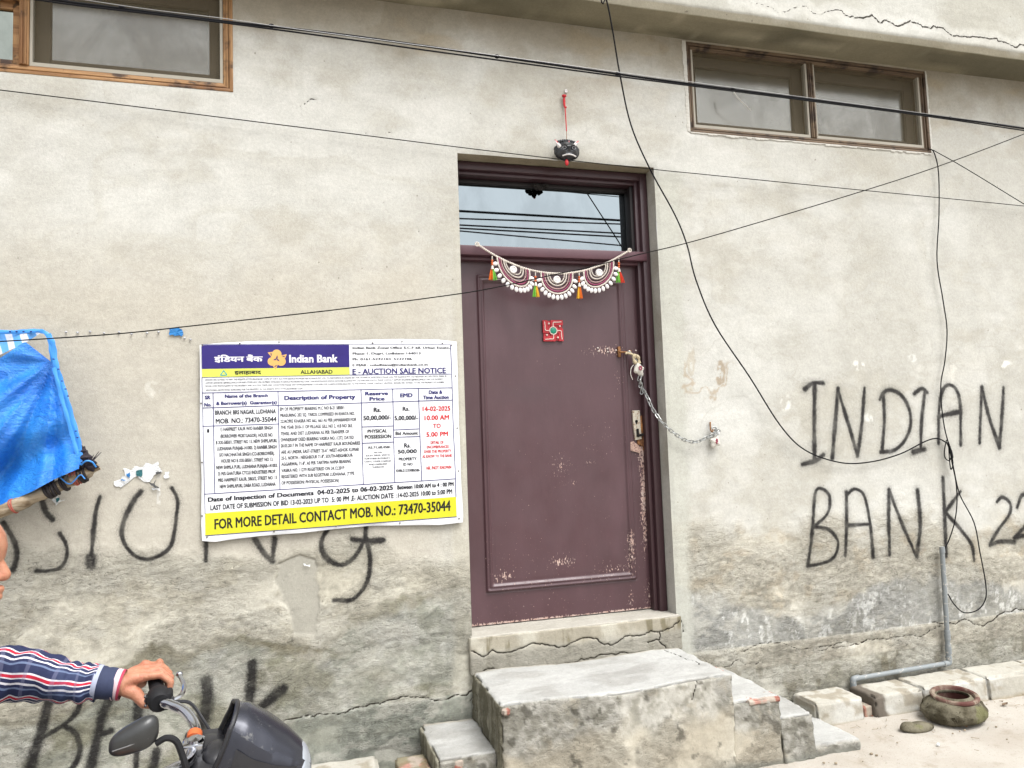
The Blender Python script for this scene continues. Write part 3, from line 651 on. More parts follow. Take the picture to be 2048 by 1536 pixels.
def build_leaf():
    x0, x1, z0, z1 = OX0+.011, OX1-.052, OZ0+.012, bz0-.004
    xs = np.linspace(x0, x1, 190); zs = np.linspace(z0, z1, 330)
    X, Z = np.meshgrid(xs, zs, indexing='ij'); x, z = X.ravel(), Z.ravel(); y = np.full_like(x, YL)
    u, v = proj(np.stack([x, y, z], 1))
    TL, TR, BR, BL = [at(*q, YL) for q in ((952, 546), (1245, 563), (1272, 1157), (975, 1184))]
    ix0, ix1, iz0, iz1 = (TL[0]+BL[0])/2, (TR[0]+BR[0])/2, (BL[2]+BR[2])/2, (TL[2]+TR[2])/2
    d = np.minimum.reduce([x-ix0, ix1-x, z-iz0, iz1-z])       # inside the moulding: positive
    prof = np.interp(d, [-.01, -.002, .002, .010, .013, .020, .024, .032, .036, .042, .06], [0, -.004, .015, .017, .006, .006, .013, .012, -.001, -.003, -.002])
    y = YL - prof - (fbm(x*3, z*1.2, s=7)-.5)*.003
    chip = np.zeros_like(x)
    for a, b, ra, rb, k in CHIPS: chip = np.maximum(chip, k*np.exp(-.5*(((u-a)/ra)**2+((v-b)/rb)**2)))
    chip = np.maximum(chip, 1.0*(1-ss(.003, .010+.022*vn(x*9, x*0), z-z0)))
    chip = np.maximum(chip, .24*(1-ss(.0, .5, z-z0)))*1.0
    chip = np.maximum(chip, .30*(np.abs(d-.02) < .03)*(z < 1.1))
    col = mix(al(80, 49, 55), al(72, 44, 49), fbm(x*2, z*2, s=8)); col = mix(col, al(112, 80, 88), ss(.5, .75, fbm(x*3, z*1.5, s=9))*.5)
    gr = np.exp(-.5*(((u-1060)/34)**2+((v-786)/13)**2)); col = mix(col, al(70, 50, 54), gr*.75)
    m, n = 190, 330; i = np.arange(m*n).reshape(m, n); F = np.stack([i[:-1, :-1], i[1:, :-1], i[1:, 1:], i[:-1, 1:]], -1).reshape(-1, 4)
    me = fastmesh('door', np.stack([x, y, z], 1), F); cattr(me, 'Col', col); fattr(me, 'chip', chip)
    t = NT('maroon_door_paint'); p = t.pos(); c = t.attr('Col', True); ch = t.attr('chip')
    nz = t.noise(80, 4, .65, t.scale(p, (1.4, 1, .7))); k = t.rng(t.math('ADD', nz, t.math('MULTIPLY', ch, .30)), .735, .765)
    sc = t.rng(t.noise(60, 3, .6, t.scale(p, (3.4, 1, .25))), .74, .77)
    c = t.mix(c, t.mix(al(60, 40, 44), al(122, 92, 98), t.noise(5, 6, .7, t.scale(p, (1, 1, .45)))), .38)
    c = t.mix(c, al(158, 126, 132), t.math('MULTIPLY', sc, .5))
    c = t.mix(c, t.mix(al(222, 208, 200), al(200, 150, 130), t.noise(33, 2, .5, p)), k)
    rg = t.rng(t.noise(7, 4, .6, p), .3, .7, .30, .48); h = t.math('SUBTRACT', t.math('MULTIPLY', t.noise(50, 4, .7, t.scale(p, (1, 1, .3))), .4), t.math('MULTIPLY', k, .8))
    M = t.fin(c, rg, t.bump(h, .0016, .8), 0, .5)
    o = link('door', me, M, BLD); o['label'] = 'purple brown panelled door with chipped paint'
    return o
DOOR = build_leaf()
b = MB(); b.box(OX0+.012, OX1-.053, YL+.006, YL+.04, OZ0+.013, bz0-.005); b.obj('door_back', M_PAINT, DOOR)
M_RUST = simple('rusty_iron', (150, 104, 62), .7, .3, var=.3, scale=60, bump=.002)
M_CREAM = simple('old_cream_metal', (214, 206, 188), .5, .1, var=.12, scale=50, wear=((150, 100, 60), .3))
M_STEEL = simple('zinc_steel', (188, 190, 188), .38, .75, var=.15, scale=80)
M_BLACK = simple('black_hole', (16, 14, 14), .9)
Zd = lambda x, y: (1060+x/5.12, 620+y/5.12)
# lock plate
q = [at(*Zd(*a), YL-.012) for a in ((1047, 1030), (1120, 1027), (1130, 1200), (1140, 1320), (1078, 1332), (1058, 1180))]
b = MB(); b.slab([(a[0], a[2]) for a in q], YL-.016, YL+.0); LP = b.obj('lock_plate', M_CREAM, DOOR)
b = MB(); c = at(*Zd(1090, 1140), YL-.018); b.lathe(c, [(.0001, .0), (.0085, .0), (.0085, .004)], 14, (0, -1, 0)); b.box(c[0]-.003, c[0]+.003, c[1]-.002, c[1]+.001, c[2]-.017, c[2]-.004)
b.obj('keyhole', M_BLACK, LP)
b = MB(); s = [at(*Zd(*a), YL-.025) for a in ((1103, 1215), (1106, 1290), (1160, 1272))]; b.tube([s[0], s[1]], .0075, 8); b.tube([s[1], s[2]], .0075, 8); b.tube([s[1], s[1]+V3(0, .03, 0)], .006, 8); b.obj('handle_stub', M_BLACK, LP)
for a in ((1062, 1045), (1112, 1042), (1075, 1315)):
    b = MB(); b.ball(at(*Zd(*a), YL-.017), (.0035, .002, .0035), 8, 5); b.obj('screw', M_RUST, LP)
# torn-out splintered wood behind the plate
R_ = np.random.default_rng(12); mb = MB(); mw = m_wood('raw_splinter', (196, 140, 84), (150, 96, 52), (96, 58, 36), 2)
for i in range(26):
    a = (1100+R_.random()*95, 1130+R_.random()*210); P = at(*Zd(*a), YL-.006); L = .02+.05*R_.random(); wd = .003+.004*R_.random()
    mb.box(P[0]-wd, P[0]+wd, P[1]-.004-.004*R_.random(), P[1]+.01, P[2]-L, P[2]+L, .001)
mb.obj('splintered_wood', mw, DOOR)
q = [at(*Zd(*a), YL-.008) for a in ((1010, 1360), (1060, 1345), (1110, 1385), (1145, 1430), (1120, 1465), (1070, 1450), (1015, 1435))]
b = MB(); b.slab([(a[0], a[2]) for a in q], YL-.009, YL); b.obj('torn_paint', simple('torn_paint', (196, 166, 150), .8, var=.2, scale=90, wear=((112, 76, 80), .5)), DOOR)
# tower bolt
b = MB(); P = at(*Zd(908, 430), YL); b.box(P[0]-.009, P[0]+.009, YL-.014, YL, P[2]-.033, P[2]+.033, .003)
p1, p2 = at(*Zd(915, 430), YL-.03), at(*Zd(1012, 432), YL-.03); b.tube([p1, p2], .0055, 8); b.lathe(at(*Zd(1016, 430), YL-.034), [(.004, -.02), (.012, -.012), (.012, .012), (.004, .02)], 12, (0, 1, 0)); b.obj('tower_bolt', M_RUST, DOOR)
M_FIL = simple('white_filler', (226, 214, 206), .8)
for a in ((695, 388), (705, 420), (793, 397), (797, 428), (882, 412), (1085, 415)):
    b = MB(); b.ball(at(*Zd(*a), YL-.001), (.006, .003, .005), 8, 5); b.obj('filled_hole', M_FIL, DOOR)

# padlocks wrapped in sealed cloth, and the chain between them
M_CLOTH = simple('seal_cloth', (226, 222, 212), .9, var=.08, scale=60, bump=.003, wear=((196, 180, 150), .15)); M_SEAL = simple('wax_seal', (150, 66, 84), .6, var=.25, scale=200)
def wrap(c, w, h, rot, seedv, seal_px=None):
    mb = MB(); R = np.random.default_rng(seedv); ca, sa = math.cos(rot), math.sin(rot)
    def tf(v):
        k = 1+.10*math.sin(5*v[0]/w+seedv)+.07*math.cos(7*v[2]/h); x, z = v[0]*k*(1-.22*(v[2]/h < -.4)), v[2]*k; return np.array((x*ca-z*sa, v[1]*k, x*sa+z*ca))
    mb.ball(c, (w, .020, h), 20, 14, tf); return mb
c1 = at(*Zd(1118, 612), YL-.055)
p1 = thing('padlock', 'padlock wrapped in sealed white cloth hanging on the door bolt', 'padlock', c1)
wrap(c1, .034, .040, .35, 1).obj('cloth_wrap', M_CLOTH, p1)
b = MB(); s = c1+V3(-.001, -.021, .008)
for i in range(7): b.ball(s+V3(.008*math.cos(i*.9), 0, .010*math.sin(i*.9)), (.0062, .003, .0062), 8, 5)
b.obj('wax_seal', M_SEAL, p1)
b = MB(); q = smooth([at(*Zd(1060, 545), YL-.05), at(*Zd(1052, 480), YL-.05), at(*Zd(1020, 425), YL-.05), at(*Zd(1000, 440), YL-.04), at(*Zd(1040, 460), YL-.045), at(*Zd(1110, 540), YL-.05)], 6); b.tube(q, .006, 8); b.obj('shackle', M_STEEL, p1)
b = MB(); q = smooth([at(*Zd(*a), YL-.058) for a in ((1085, 550), (1060, 500), (1075, 460), (1110, 490), (1118, 545))], 5); b.tube(q, [.010+.003*math.sin(i) for i in range(len(q))], 8)
q = smooth([at(*Zd(*a), YL-.058) for a in ((1080, 490), (1050, 455), (990, 440), (985, 452))], 4); b.tube(q, .007, 7); b.obj('knotted_rag', simple('knotted_rag', (206, 190, 158), .9, var=.15, scale=50, bump=.003), p1)
b = MB(); q = smooth([at(*Zd(*a), YL-.055) for a in ((1062, 560), (1035, 600), (1032, 660), (1052, 715))], 5); b.tube(q, .0022, 5); b.obj('string_end', M_CLOTH, p1)
c2 = at(*Zd(1892, 1350), -.035)
p2 = thing('padlock', 'padlock wrapped in sealed white cloth hooked to the wall right of the door', 'padlock', c2)
wrap(c2, .036, .036, -.5, 2).obj('cloth_wrap', M_CLOTH, p2)
b = MB(); s = c2+V3(.002, -.022, .003)
for i in range(6): b.ball(s+V3(.004*math.cos(i*.9), 0, .012*math.sin(i*.9)), (.0055, .003, .0062), 8, 5)
b.obj('wax_seal', M_SEAL, p2)
b = MB(); b.lathe(at(*Zd(1882, 1222), -.03), [(0, 0)], 1) if False else None
ring = lambda c, r, th, ax=(0, 1, 0), n=18: [np.asarray(c)+r*(math.cos(2*math.pi*k/n)*V3(1, 0, 0)+math.sin(2*math.pi*k/n)*V3(0, 0, 1)) for k in range(n)]
b.tube(ring(at(*Zd(1885, 1225), -.03), .018, 0), .005, 8, closed=True); b.obj('shackle', M_STEEL, p2)
b = MB(); q = smooth([at(*Zd(1848, 1155), .01), at(*Zd(1846, 1158), -.03), at(*Zd(1850, 1230), -.04), at(*Zd(1870, 1245), -.03), at(*Zd(1872, 1220), -.025)], 5); b.tube(q, .0045, 7); hook = b.obj('wall_hook', M_RUST, None); tag(hook, 'small rusty hook in the wall above the right padlock', 'hook')
path = [(1140, 672, YL-.06), (1135, 735, YL-.06), (1150, 800, YL-.05), (1190, 870, .08), (1250, 1000, .05), (1300, 1080, .0), (1352, 1150, -.03), (1450, 1240, -.04), (1560, 1318, -.045), (1640, 1345, -.045), (1700, 1350, -.045), (1770, 1325, -.045), (1840, 1292, -.045), (1920, 1262, -.045), (1935, 1235, -.04), (1895, 1228, -.035)]
q = smooth([at(*Zd(a, b_), Y) for a, b_, Y in path], 10)
cum = np.concatenate([[0], np.cumsum(np.linalg.norm(np.diff(q, axis=0), axis=1))]); N = int(cum[-1]/.0245)
ch = thing('chain', 'steel link chain running from the door bolt to the wall hook', 'chain', q[0])
def link_mesh():
    mb = MB(); P = []
    for k in range(16):
        a = 2*math.pi*k/16; P.append(V3(math.cos(a)*.0085, 0, math.sin(a)*.0085+(.0085 if math.sin(a) >= 0 else -.0085)))
    mb.tube(P, .0033, 6, closed=True); return mb.mesh('link')
lm = link_mesh(); lm.materials.append(M_STEEL)
for i in range(N):
    s = (i+.5)*cum[-1]/N; P = np.array([np.interp(s, cum, q[:, k]) for k in range(3)]); Q = np.array([np.interp(s+.004, cum, q[:, k]) for k in range(3)])
    d = Vector(Q-P).normalized(); o = bpy.data.objects.new('link', lm); COL.objects.link(o)
    rot = d.to_track_quat('Z', 'Y').to_matrix().to_4x4() @ Matrix.Rotation((i % 2)*1.35+.4, 4, 'Z')
    o.parent = ch; o.matrix_parent_inverse = Matrix.Translation(-ch.location); o.matrix_basis = Matrix.Translation(Vector(P)) @ rot
# second strand doubled near the lock
for i in range(5):
    o = bpy.data.objects.new('link', lm); COL.objects.link(o); P = at(*Zd(1118+i*7, 700+i*34), YL-.05); o.parent = ch; o.matrix_parent_inverse = Matrix.Translation(-ch.location)
    o.matrix_basis = Matrix.Translation(Vector(P)) @ Matrix.Rotation(.3, 4, 'Y') @ Matrix.Rotation(i*1.4, 4, 'Z')

# auspicious red plaque on the door
cP = at(1106, 661.5, YL-.010); hw = at(1126, 661, YL)[0]-at(1106, 661, YL)[0]
pl = thing('door_plaque', 'small red swastika plaque with white piping and green centre on the door', 'plaque', cP)
b = MB(); T = hw*.34
def arm(mb, rot):
    pts = [(-T*.55, 0), (T*.55, 0), (T*.55, hw*.40), (hw*1.0, hw*.40)]
    ca, sa = math.cos(rot), math.sin(rot); f = lambda x, z: (cP[0]+x*ca-z*sa, cP[2]+x*sa+z*ca)
    mb.slab([f(-T*.62, 0), f(T*.62, 0), f(T*.62, hw*.44), f(-T*.62, hw*.97)] if False else [f(-T*.6, 0), f(T*.6, 0), f(T*.6, hw), f(-T*.6, hw)], YL-.014, YL-.003)
    mb.slab([f(T*.6, hw*.52), f(hw*.98, hw*.52), f(hw*.98, hw), f(T*.6, hw)], YL-.0141, YL-.003)
for k in range(4): arm(b, -k*math.pi/2)
b.slab([(cP[0]+hw*.93*a, cP[2]+hw*.93*c) for a, c in ((-1, -1), (1, -1), (1, 1), (-1, 1))], YL-.008, YL-.001)
b.obj('red_plate', simple('red_enamel', (186, 34, 46), .5, var=.2, scale=60), pl)
b = MB()
for k in range(4):
    ca, sa = math.cos(-k*math.pi/2), math.sin(-k*math.pi/2); f = lambda x, z: V3(cP[0]+(x*ca-z*sa)*hw, YL-.0155, cP[2]+(x*sa+z*ca)*hw)
    b.tube(smooth([f(0, .36), f(0, .62), f(.02, .76), f(.14, .80), f(.45, .80), f(.84, .84)], 4), .0028, 6)
    b.ball(f(-.42, .66), .0062, 10, 6)
b.tube(ring(V3(cP[0], YL-.016, cP[2]), hw*.36, 0), .003, 6, closed=True); b.obj('white_piping', simple('white_piping', (238, 214, 204), .7, var=.05), pl)
b = MB(); b.ball(V3(cP[0], YL-.014, cP[2]), (hw*.33, .007, hw*.33), 16, 8); b.obj('green_centre', simple('green_glitter', (20, 140, 112), .4, var=.5, scale=300), pl)

# toran
Zt = lambda x, y, Y=.065: at(900+x/4.096, 480+y/4.096, Y)
tor = thing('door_garland', 'beaded white toran with three scalloped motifs hanging across the door top', 'garland', Zt(225, 35))
M_BEAD = simple('ivory_beads', (232, 222, 210), .45, var=.1, scale=120); M_PURP = simple('magenta_beads', (158, 52, 98), .45, var=.25, scale=160)
M_MIRR = simple('white_shell', (244, 240, 238), .3, var=.05, scale=60, spec=.7); M_PNK = simple('blush_beads', (214, 176, 172), .5, var=.12, scale=120); M_NAVY = simple('teal_beads', (108, 118, 120), .5, var=.2, scale=120)
s = smooth([Zt(*a) for a in ((225, 35), (300, 85), (390, 138), (500, 190), (620, 235), (740, 262), (860, 274), (980, 270), (1100, 250), (1200, 218), (1300, 180), (1390, 132), (1470, 85))], 12)
cum = np.concatenate([[0], np.cumsum(np.linalg.norm(np.diff(s, axis=0), axis=1))])
def beads(mb, s, r, pitch, nu=7, nv=5):
    cum = np.concatenate([[0], np.cumsum(np.linalg.norm(np.diff(s, axis=0), axis=1))]); n = max(2, int(cum[-1]/pitch))
    for i in range(n+1):
        q = cum[-1]*i/n; mb.ball([np.interp(q, cum, s[:, k]) for k in range(3)], r, nu, nv)
b = MB(); beads(b, s, .0068, .0115); b.tube(s, .003, 5); b.obj('bead_string', M_BEAD, tor)
for a in ((222, 34), (1472, 84)):
    b = MB(); b.tube(ring(Zt(*a, .06), .011, 0), .0032, 7, closed=True); b.obj('ring', M_BEAD, tor)
for (xl, yl, xr, yr, xb, yb, cx, cy) in ((385, 140, 650, 250, 540, 372, 518, 242), (745, 268, 1005, 278, 880, 440, 876, 325), (1095, 258, 1340, 182, 1222, 380, 1222, 268)):
    def U(k, dz=0):       # k=1 outer loop .. smaller = inner loops
        mxx, myy = (xl+xr)/2, (yl+yr)/2; ox, oy = (xr-xl)/2*k, (yr-yl)/2*k
        pts = []
        for i in range(17):
            a = math.pi*i/16; X = -math.cos(a); S = math.sin(a)**.8
            pts.append(Zt(mxx+X*ox + (xb-mxx)*S*k, myy+X*oy+ (yb-myy)*S*k*1.0, .064+dz))
        return np.array(pts)
    b = MB(); beads(b, U(1), .0058, .0085, 6, 4); mot = b.obj('motif', M_BEAD, tor)
    for k, mt, rr in ((.885, M_PURP, .0050), (.765, M_PNK, .0040), (.60, M_BEAD, .0048), (.47, M_BEAD, .0042)):
        b = MB(); beads(b, U(k, -.001), rr, .0075, 6, 4); b.obj('bead_row', mt, mot)
    b = MB(); c = Zt(cx, cy, .060); b.lathe(c, [(.0001, .006), (.008, .007), (.012, .003), (.016, .007), (.021, .006), (.0235, 0), (.0235, -.004)], 20, (0, -1, 0)); b.obj('mirror_disc', M_MIRR, mot)
    O = U(1); mid = np.array([(O[:, 0].min()+O[:, 0].max())/2, .064, (O[0, 2]+O[-1, 2])/2])
    for i in range(1, 14):
        a = i/14*16; j = int(a); P = O[j]*(1-a+j)+O[min(j+1, 16)]*(a-j); d = P-mid; d[1] = 0; d /= np.linalg.norm(d); c = P+d*.023
        if i in (1, 13): c = P+d*.017
        e = np.cross(d, [0, 1, 0]); b = MB(); R3 = np.stack([e, V3(0, 1, 0), d])
        b.ball(c, (.0118, .0055, .0172), 8, 6, lambda v: v@R3 if False else v[0]*e+v[1]*V3(0, 1, 0)+v[2]*d*(1 if v[2] > 0 else .9)); b.obj('shell', M_MIRR, mot)
OR = (232, 112, 20); GR = (120, 200, 70); YE = (236, 178, 40); RD = (226, 66, 40)
TM = {c: simple('tassel_%s' % n, c, .8, var=.15, scale=200) for c, n in ((OR, 'orange'), (GR, 'green'), (YE, 'yellow'), (RD, 'red'))}
M_ORB = simple('orange_bead', (224, 110, 50), .4)
for (x, y0, y1, ca, cb, wdt) in ((345, 130, 325, OR, GR, 26), (700, 262, 465, GR, YE, 22), (1058, 262, 478, YE, OR, 17), (1383, 150, 348, GR, RD, 30)):
    b = MB(); top = Zt(x, y0); bot = Zt(x+(5 if x < 1300 else 14), y1); H = top[2]-bot[2]
    b.tube([top, Zt(x, y0+30)], .003, 6)
    b.lathe(Zt(x+2, y0+(y1-y0)*.52), [(.0025, .018), (.006, .012), (.009, 0), (.0095, -.006), (.006, -.007)], 12); tas = b.obj('tassel', M_BEAD, tor)
    b = MB(); 
    for k in (.20, .28, .36): b.ball(Zt(x, y0+(y1-y0)*k), (.0075, .0075, .006), 10, 6)
    b.obj('orange_bead', M_ORB, tas)
    R_ = np.random.default_rng(int(x))
    for side, cc in ((-1, ca), (1, cb)):
        b = MB(); t0 = Zt(x+2, y0+(y1-y0)*.55)
        for k in range(16):
            f = (k+.5)/16*.5*side + (0 if True else 0); dx = f*2*wdt/4.096*.0029*1.35; end = V3(bot[0]+dx+R_.normal()*.0012, .065+R_.normal()*.005, bot[2]+R_.normal()*.002)
            b.tube([t0+V3(dx*.35, R_.normal()*.002, 0), (t0+end)/2+V3(dx*.2, 0, 0), end], [.0016, .002, .0017], 4)
        b.obj('tassel_thread', TM[cc], tas)

# demon mask charm
Zm = lambda x, y, Y=-.045: at(1060+x/8.08, 160+y/8.08, Y)
cM = Zm(592, 1150, -.05)
mk = thing('charm_mask', 'small black horned demon face charm with red tongue over the door', 'charm', cM)
sc = np.linalg.norm(Zm(780, 1150)-Zm(405, 1150))/2
def head_tf(v):
    x, y, z = v/sc; y2 = y
    if y < 0:
        y2 -= .26*math.exp(-((abs(x)-.38)**2/.05+(z-.28)**2/.02)) + .35*math.exp(-(x*x/.02+(z-.0)**2/.05)) + .22*math.exp(-((abs(x)-.5)**2/.05+(z+.2)**2/.04))
        y2 += .20*math.exp(-((abs(x)-.32)**2/.025+(z-.05)**2/.02)) - .18*math.exp(-(x*x/.2+(z+.52)**2/.03)) + .04*math.sin(x*24)*(z > .3)
    k = 1+.06*math.sin(z*9)+.05*(abs(x) > .7)
    return V3(x*k, y2, z*.95)*sc
M_MASK = simple('black_gloss_mask', (40, 42, 46), .32, var=.3, scale=90, spec=.6)
b = MB(); b.ball(cM, (sc, sc*.55, sc*.88), 40, 30, head_tf)
for a in range(9): x = -.75+a*.19; b.ball(cM+V3(x*sc, -.2*sc, (.78-.25*x*x)*sc), (sc*.13, sc*.13, sc*.13+.0*a), 8, 6)
for sx in (-1, 1): b.ball(cM+V3(sx*sc*.95, 0, -.05*sc), (sc*.12, sc*.2, sc*.35), 8, 6)
b.obj('face', M_MASK, mk)
M_GW = simple('mask_grey', (150, 150, 154), .4); M_WH = simple('mask_white', (232, 228, 226), .5); M_RED = simple('mask_red', (206, 36, 46), .45, var=.15, scale=80); M_PINK = simple('mask_pink', (224, 150, 156), .5)
for sx in (-1, 1):
    b = MB(); p0 = Zm(592+sx*112, 1080, -.075); p1_ = Zm(592+sx*148, 1030, -.08); p2_ = Zm(592+sx*188, 968+(22 if sx > 0 else 0), -.055)
    b.tube(smooth([p0, p1_, p2_], 5), [.0125, .0125, .012, .011, .010, .009, .0078, .0064, .005, .0038, .002][:11], 8); hn = b.obj('horn', M_WH, mk)
    b = MB(); b.tube([p1_+V3(0, -.006, .002), p2_+V3(0, -.001, .0)], [.0045, .003], 6); b.obj('horn_stripe', M_RED, hn)
    e = cM+V3(sx*sc*.40, -sc*.60, sc*.06); b = MB(); b.tube([e+V3(math.cos(a)*sc*.15, 0, math.sin(a)*sc*.10) for a in np.linspace(0, 6.283, 15)[:-1]], sc*.026, 6, closed=True); ey = b.obj('eye', M_GW, mk)
    b = MB(); b.ball(e+V3(0, .001, 0), (sc*.10, sc*.05, sc*.09), 10, 6); b.obj('pupil', M_BLACK, ey)
b = MB(); b.tube(smooth([cM+V3(-.56*sc, -.50*sc, -.60*sc), cM+V3(-.2*sc, -.66*sc, -.53*sc), cM+V3(.2*sc, -.66*sc, -.54*sc), cM+V3(.58*sc, -.50*sc, -.60*sc)], 5), sc*.055, 7); b.obj('teeth', M_WH, mk)
b = MB(); b.ball(Zm(594, 1335, -.078), (sc*.16, sc*.12, sc*.26), 12, 8); b.obj('tongue', M_RED, mk)
b = MB(); b.ball(cM+V3(0, -sc*.62, sc*.55), (sc*.05, sc*.04, sc*.07), 8, 6); b.obj('forehead_mark', M_PINK, mk)
b = MB(); b.tube(smooth([Zm(560, 265, -.02), Zm(565, 420, -.02), Zm(575, 560, -.03), Zm(583, 700, -.04), Zm(590, 825, -.045)], 6), .0032, 6)
b.tube(smooth([Zm(556, 262, -.024), Zm(548, 330, -.022), Zm(560, 430, -.022), Zm(590, 445, -.022)], 6), .0062, 7); b.ball(Zm(552, 258, -.026), (.0145, .012, .0095), 10, 6); b.obj('red_cord', M_RED, mk)
b = MB(); b.tube([Zm(590, 820, -.045), Zm(592, 985, -.045)], .0018, 5); b.obj('wire_loop', M_RUST, mk)
b = MB(); b.tube([Zm(583, 180, .01), Zm(583, 178, -.035)], .0045, 8); b.lathe(Zm(583, 180, -.035), [(.0001, 0), (.007, 0), (.007, -.002), (.003, -.003)], 10, (0, -1, 0)); b.ball(Zm(583, 180, -.012), (.010, .005, .013), 8, 5); tag(b.obj('nail', M_WH), 'white headed nail holding the red cord above the door', 'nail')

# ================================================================== STEPS
def block(name, parent, x0, x1, y0, y1, z0, z1, colf, step=.014, r=.018, amp=.008, freq=9, chips=.02, cracks=None, cw=.003, warp=None, mat=None, rough=None, seed=0):
    lo = np.array((x0, y0, z0)); hi = np.array((x1, y1, z1)); N = np.maximum(2, np.round((hi-lo)/step).astype(int))
    V = []; F = []; base = 0
    for ax in range(3):
        a, b = [(1, 2), (2, 0), (0, 1)][ax]
        for sgn in (0, 1):
            na, nb = N[a]+1, N[b]+1; g = np.zeros((na, nb, 3)); g[..., a] = np.linspace(lo[a], hi[a], na)[:, None]; g[..., b] = np.linspace(lo[b], hi[b], nb)[None, :]; g[..., ax] = hi[ax] if sgn else lo[ax]
            i = np.arange(na*nb).reshape(na, nb)+base; q = np.stack([i[:-1, :-1], i[1:, :-1], i[1:, 1:], i[:-1, 1:]], -1).reshape(-1, 4)
            F.append(q if sgn else q[:, ::-1]); V.append(g.reshape(-1, 3)); base += na*nb
    V = np.concatenate(V); F = np.concatenate(F)
    _, inv0, inv = np.unique(np.round(V*1e5).astype(np.int64), axis=0, return_index=True, return_inverse=True)
    V = V[inv0]; F = inv.reshape(-1)[F]
    c = np.clip(V, lo+r, hi-r); d = V-c; L = np.linalg.norm(d, axis=1, keepdims=True); n = d/np.maximum(L, 1e-9)
    edge = ss(1.0, 1.35, L[:, 0]/r)
    P = c+n*r; x, y, z = V.T
    nz = fbm(x*freq, y*freq, z*freq, s=seed+1, o=4)-.5; n2 = fbm(x*freq*4, y*freq*4, z*freq*4, s=seed+2, o=3)-.5
    ch = ss(.50, .62, fbm(x*7, y*7, z*7, s=seed+3, o=3))
    rg = np.zeros(len(P)) if rough is None else rough(P, n)
    ch2 = ss(.54, .60, fbm(x*18, y*18, z*18, s=seed+6, o=3)); P = P + n*((nz*amp*2 + n2*amp*.7*(1+3*rg))[:, None]) - n*(edge*(ch*chips+ch2*chips*.6))[:, None]
    if warp is not None: P = warp(P)
    col = colf(P, n, edge, ch)
    ck = np.full(len(P), 9.0)
    for i, q in enumerate(cracks or []): ck = np.minimum(ck, dseg(V, jag(q, .085, 4, seed+i), .05)/cw)
    P = P - n*(.005*(1-ss(.3, 1.8, ck)))[:, None]
    me = fastmesh(name, P, F); cattr(me, 'Col', col); fattr(me, 'rough', rg); fattr(me, 'crack', ck)
    return link(name, me, mat or M_CEM, parent)
TOPC, TOPC2 = al(188, 188, 184), al(174, 173, 168)
def step_col(seed, bands=True):
    def f(P, n, edge, ch):
        x, y, z = P.T; top = ss(.5, .8, n[:, 2])
        t = mix(TOPC, TOPC2, ss(.35, .65, fbm(x*5, y*5, s=seed)))
        t = mix(t, al(200, 200, 196), ss(.5, .65, fbm(x*3, y*9, s=seed+5))*.6)
        front = mix(al(202, 196, 180), al(188, 180, 162), ss(.35, .65, fbm(x*4, z*4, y*4, s=seed+1)))
        upz = P[:, 2].max()
        mott = mix(al(158, 155, 143), al(196, 193, 183), ss(.36, .6, fbm(x*24, z*24, y*24, s=seed+2, g=.65)))
        k = (1-ss(.12, .24, upz-z + (fbm(x*3.5, z*3.5, s=seed+7)-.5)*.42))*ss(.25, .46, fbm(x*11, z*11, y*11, s=seed+4, g=.65))*1.1
        front = mix(front, mott, np.clip(k, 0, 1)*(1 if bands else .8))
        front = mix(front, al(92, 88, 78), ss(.66, .72, fbm(x*16, z*16, y*16, s=seed+9))*.7)
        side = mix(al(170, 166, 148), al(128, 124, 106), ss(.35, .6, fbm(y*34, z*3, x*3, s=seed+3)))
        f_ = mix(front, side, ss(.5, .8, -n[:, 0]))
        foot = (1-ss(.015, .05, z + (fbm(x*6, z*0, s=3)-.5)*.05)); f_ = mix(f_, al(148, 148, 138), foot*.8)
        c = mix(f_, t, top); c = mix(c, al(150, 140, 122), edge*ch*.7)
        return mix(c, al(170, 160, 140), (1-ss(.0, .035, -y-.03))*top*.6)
    return f
frough = lambda P, n: ss(.3, .5, fbm(P[:, 0]*5, P[:, 2]*5, s=77))*(1-ss(.4, .8, n[:, 2]))*.8
ST = thing('entrance_steps', 'worn cement steps with cracked platform below the purple brown door', 'steps', (1.7, -.3, 0))
A2 = lambda px, py, Y: at(px, py, Y)
YP = -.605
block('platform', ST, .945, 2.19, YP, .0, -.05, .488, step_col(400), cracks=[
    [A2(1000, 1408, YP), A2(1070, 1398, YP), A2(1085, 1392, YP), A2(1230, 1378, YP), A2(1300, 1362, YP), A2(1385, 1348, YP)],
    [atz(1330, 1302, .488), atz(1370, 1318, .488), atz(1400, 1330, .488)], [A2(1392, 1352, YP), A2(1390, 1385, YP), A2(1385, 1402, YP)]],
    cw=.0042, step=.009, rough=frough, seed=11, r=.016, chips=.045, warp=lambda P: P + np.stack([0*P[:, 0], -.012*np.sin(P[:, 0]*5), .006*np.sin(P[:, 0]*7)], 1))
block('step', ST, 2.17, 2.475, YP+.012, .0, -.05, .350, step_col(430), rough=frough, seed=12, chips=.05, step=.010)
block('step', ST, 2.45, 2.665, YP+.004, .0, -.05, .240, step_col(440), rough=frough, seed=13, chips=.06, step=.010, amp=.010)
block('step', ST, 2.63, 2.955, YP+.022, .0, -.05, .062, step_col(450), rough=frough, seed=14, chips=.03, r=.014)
block('step', ST, .655, .958, -.505, .0, -.05, .250, step_col(460), rough=frough, seed=15, chips=.035, step=.010, cracks=[[A2(905, 1512, -.505), A2(950, 1508, -.505), A2(1000, 1503, -.505)]])
